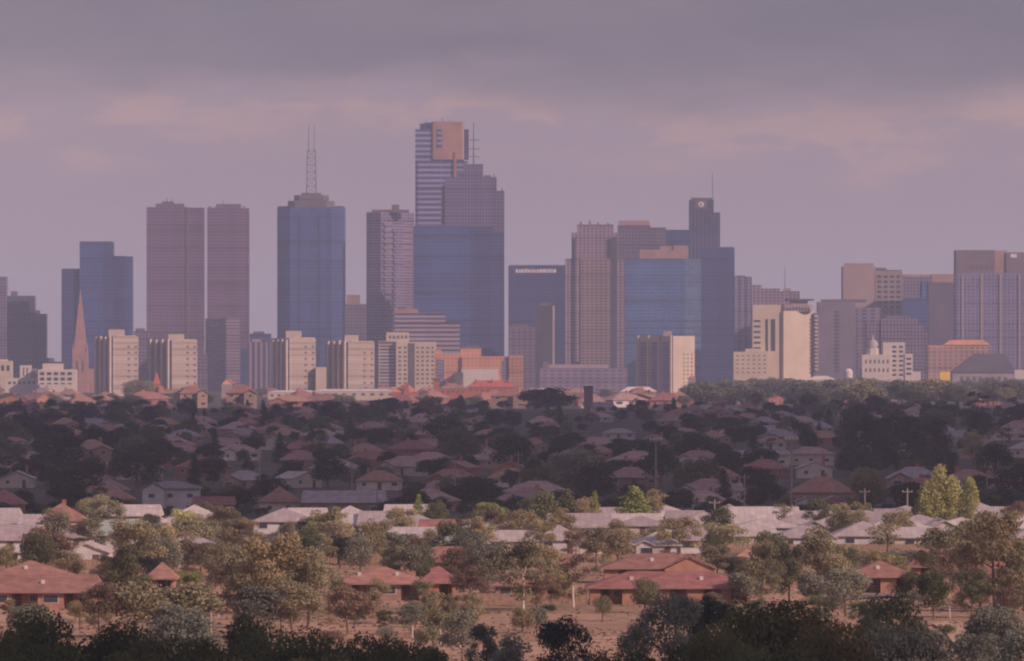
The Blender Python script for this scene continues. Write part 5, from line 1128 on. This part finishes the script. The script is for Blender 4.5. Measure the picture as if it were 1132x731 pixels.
for px, pb, yt, lb in [(417, 572, 538, 'power pole beside the long dark grey-roofed building'), (389, 560, 512, 'power pole left of the long grey roof ridge'), (442, 560, 512, 'power pole in shade below the balconied mauve tower'), (503, 560, 508, 'power pole in shade below the cross-armed antenna tower'), (823, 574, 524, 'power pole in shade below the blue-stripped mauve tower'),
                       (956, 575, 540, 'power pole under the yellowish spreading tree'), (1003, 577, 540, 'leaning-wire pole left of the golden poplars'), (1091, 572, 520, 'power pole behind the golden poplars at right'), (644, 556, 520, 'power pole in shade below the stepped pinkish tower'), (287, 544, 504, 'power pole in shade below the fin-striped block'),
                       (573, 538, 500, 'power pole in shade below the orange brick complex'), (1050, 520, 488, 'power pole right of the big dark grove'), (790, 582, 552, 'short pole at the shade edge below the white-emblem tower'), (233, 716, 676, 'pole rising between dark foreground trees at left')]:
    pole(px, pb, yt, lb)
# paling fences
def fence(x0, x1, pb, label, h=1.5, m=None):
    d = row_d(pb); w_ = (x1 - x0) * d / F; root = empty('fence', (X((x0 + x1) / 2, d), d, gz(d))); tag(root, label, 'fence')
    m = m or mat('fence_timber', (.30, .19, .14), .9, scale=2, var=.3)
    p = MB(); n = int(w_ / .5)
    for i in range(n): x = -w_ / 2 + i * w_ / n; p.box(x + .02, x + w_ / n - .02, 0, .04, -.2, h + random.uniform(-.06, .06))
    p.build('palings', m, root)
    for i in range(int(w_ / 6) + 1): MB().box(-w_ / 2 + i * 6 - .07, -w_ / 2 + i * 6 + .07, .05, .19, -.2, h + .1).build('post', m, root)
fence(110, 370, 669, 'timber fence behind the olive gums at left'); fence(500, 650, 668, 'timber fence between the red-tiled and longest units'); fence(832, 938, 650, 'timber fence left of the dark-garage house'); fence(1012, 1132, 660, 'timber fence behind the right-hand gums')
fence(0, 300, 629, 'timber fence in front of the left pale roofs'); fence(300, 800, 622, 'long timber fence in front of the central pale houses'); fence(800, 1140, 611, 'long timber fence in front of the right pale roofs')

# ------------------------------------------------------------------ sunny low belt beyond the ridge
rc = random.Random(5)
GF = 'far low houses at the foot of the city'
for i in range(112):
    px = rc.uniform(-5, 1137)
    if px > 760 and rc.random() < .62: continue
    py = rc.uniform(0, 1); d = 5350 + 2300 * rc.random() ** .8
    k_ = rc.choice((1, 2, 5, 7, 8, 9, 11, 8, 2)); src, lk, w_, used = HP[k_]
    o = copy_tree(src); o.location = (X(px, d), d, gz(d)); s_ = rc.uniform(1.1, 1.8); o.scale = (s_ * rc.choice((1, 1, 1.6)), s_, s_ * 1.15); o.rotation_euler = (0, 0, rc.choice((0, .3, -.4, .7)))
    tag(o, None, 'house', GF); pend(o, lk, 'house', 'beyond the ridge', px, HY + F * (EYE - gz(d)) / d)
for i in range(150):
    right = rc.random() < .7
    px = rc.uniform(770, 1140) if right else rc.uniform(-5, 770); d = rc.uniform(5400, 7600); h = rc.uniform(12, 21) if right else rc.uniform(6, 10)
    base = HY + F * (EYE - gz(d)) / d; m = F / d; wd = h * rc.uniform(1.2, 2)
    lm = rc.choice(('grey', 'grey', 'gum', 'mid'))
    o = place_tree('roundfar', lm, px, base, h * m, wd * m, None, d=d, group='hazy trees beyond the ridge')
    pend(o, {'grey': 'hazy grey-green', 'mid': 'hazy green', 'gum': 'hazy olive', 'olive': 'hazy yellowish'}[lm], 'tree', 'beyond the ridge', px, base)
place_tree('round', 'gum', 152, 447, 27, 44, 'large hazy olive tree below the first cream flats', d=6700)
n = 36000; ty = 830 + 560 * rng.random(n) ** 1.3; tx = (rng.random(n) - .5) * 1.15 * ty * 1132 / F
cl = mnoise.noise
keep = np.array([cl(Vector((a * .05, b_ * .02, 3))) + .5 * cl(Vector((a * .3, b_ * .1, 7))) > rng.random() * .9 - .35 for a, b_ in zip(tx, ty)])
tx, ty = tx[keep], ty[keep]; n = len(tx); tz = np.array([gz(v) for v in ty]) - .08
hh = .06 + .24 * rng.random(n) ** 2; ww = .10 + .30 * rng.random(n); an = rng.random(n) * 3.14
dx, dy_ = np.cos(an) * ww, np.sin(an) * ww
V = np.stack([np.stack([tx - dx, ty - dy_, tz], 1), np.stack([tx + dx, ty + dy_, tz], 1), np.stack([tx + dx * .5, ty + dy_ * .5 - .1, tz + hh], 1), np.stack([tx - dx * .7, ty - dy_ * .7 - .1, tz + hh * .8], 1)], 1).reshape(-1, 3)
gt = bpy.data.objects.new('dry_grass', leaf_mesh('dry_grass', V, leafmat('dry_grass_blades', (.34, .22, .13), (.18, .12, .07), scale=.15))); col.objects.link(gt); tag(gt, 'tufts of dry brown grass over the field before the brick units', 'grass', kind='stuff')
merge_smallest(225)
settle()
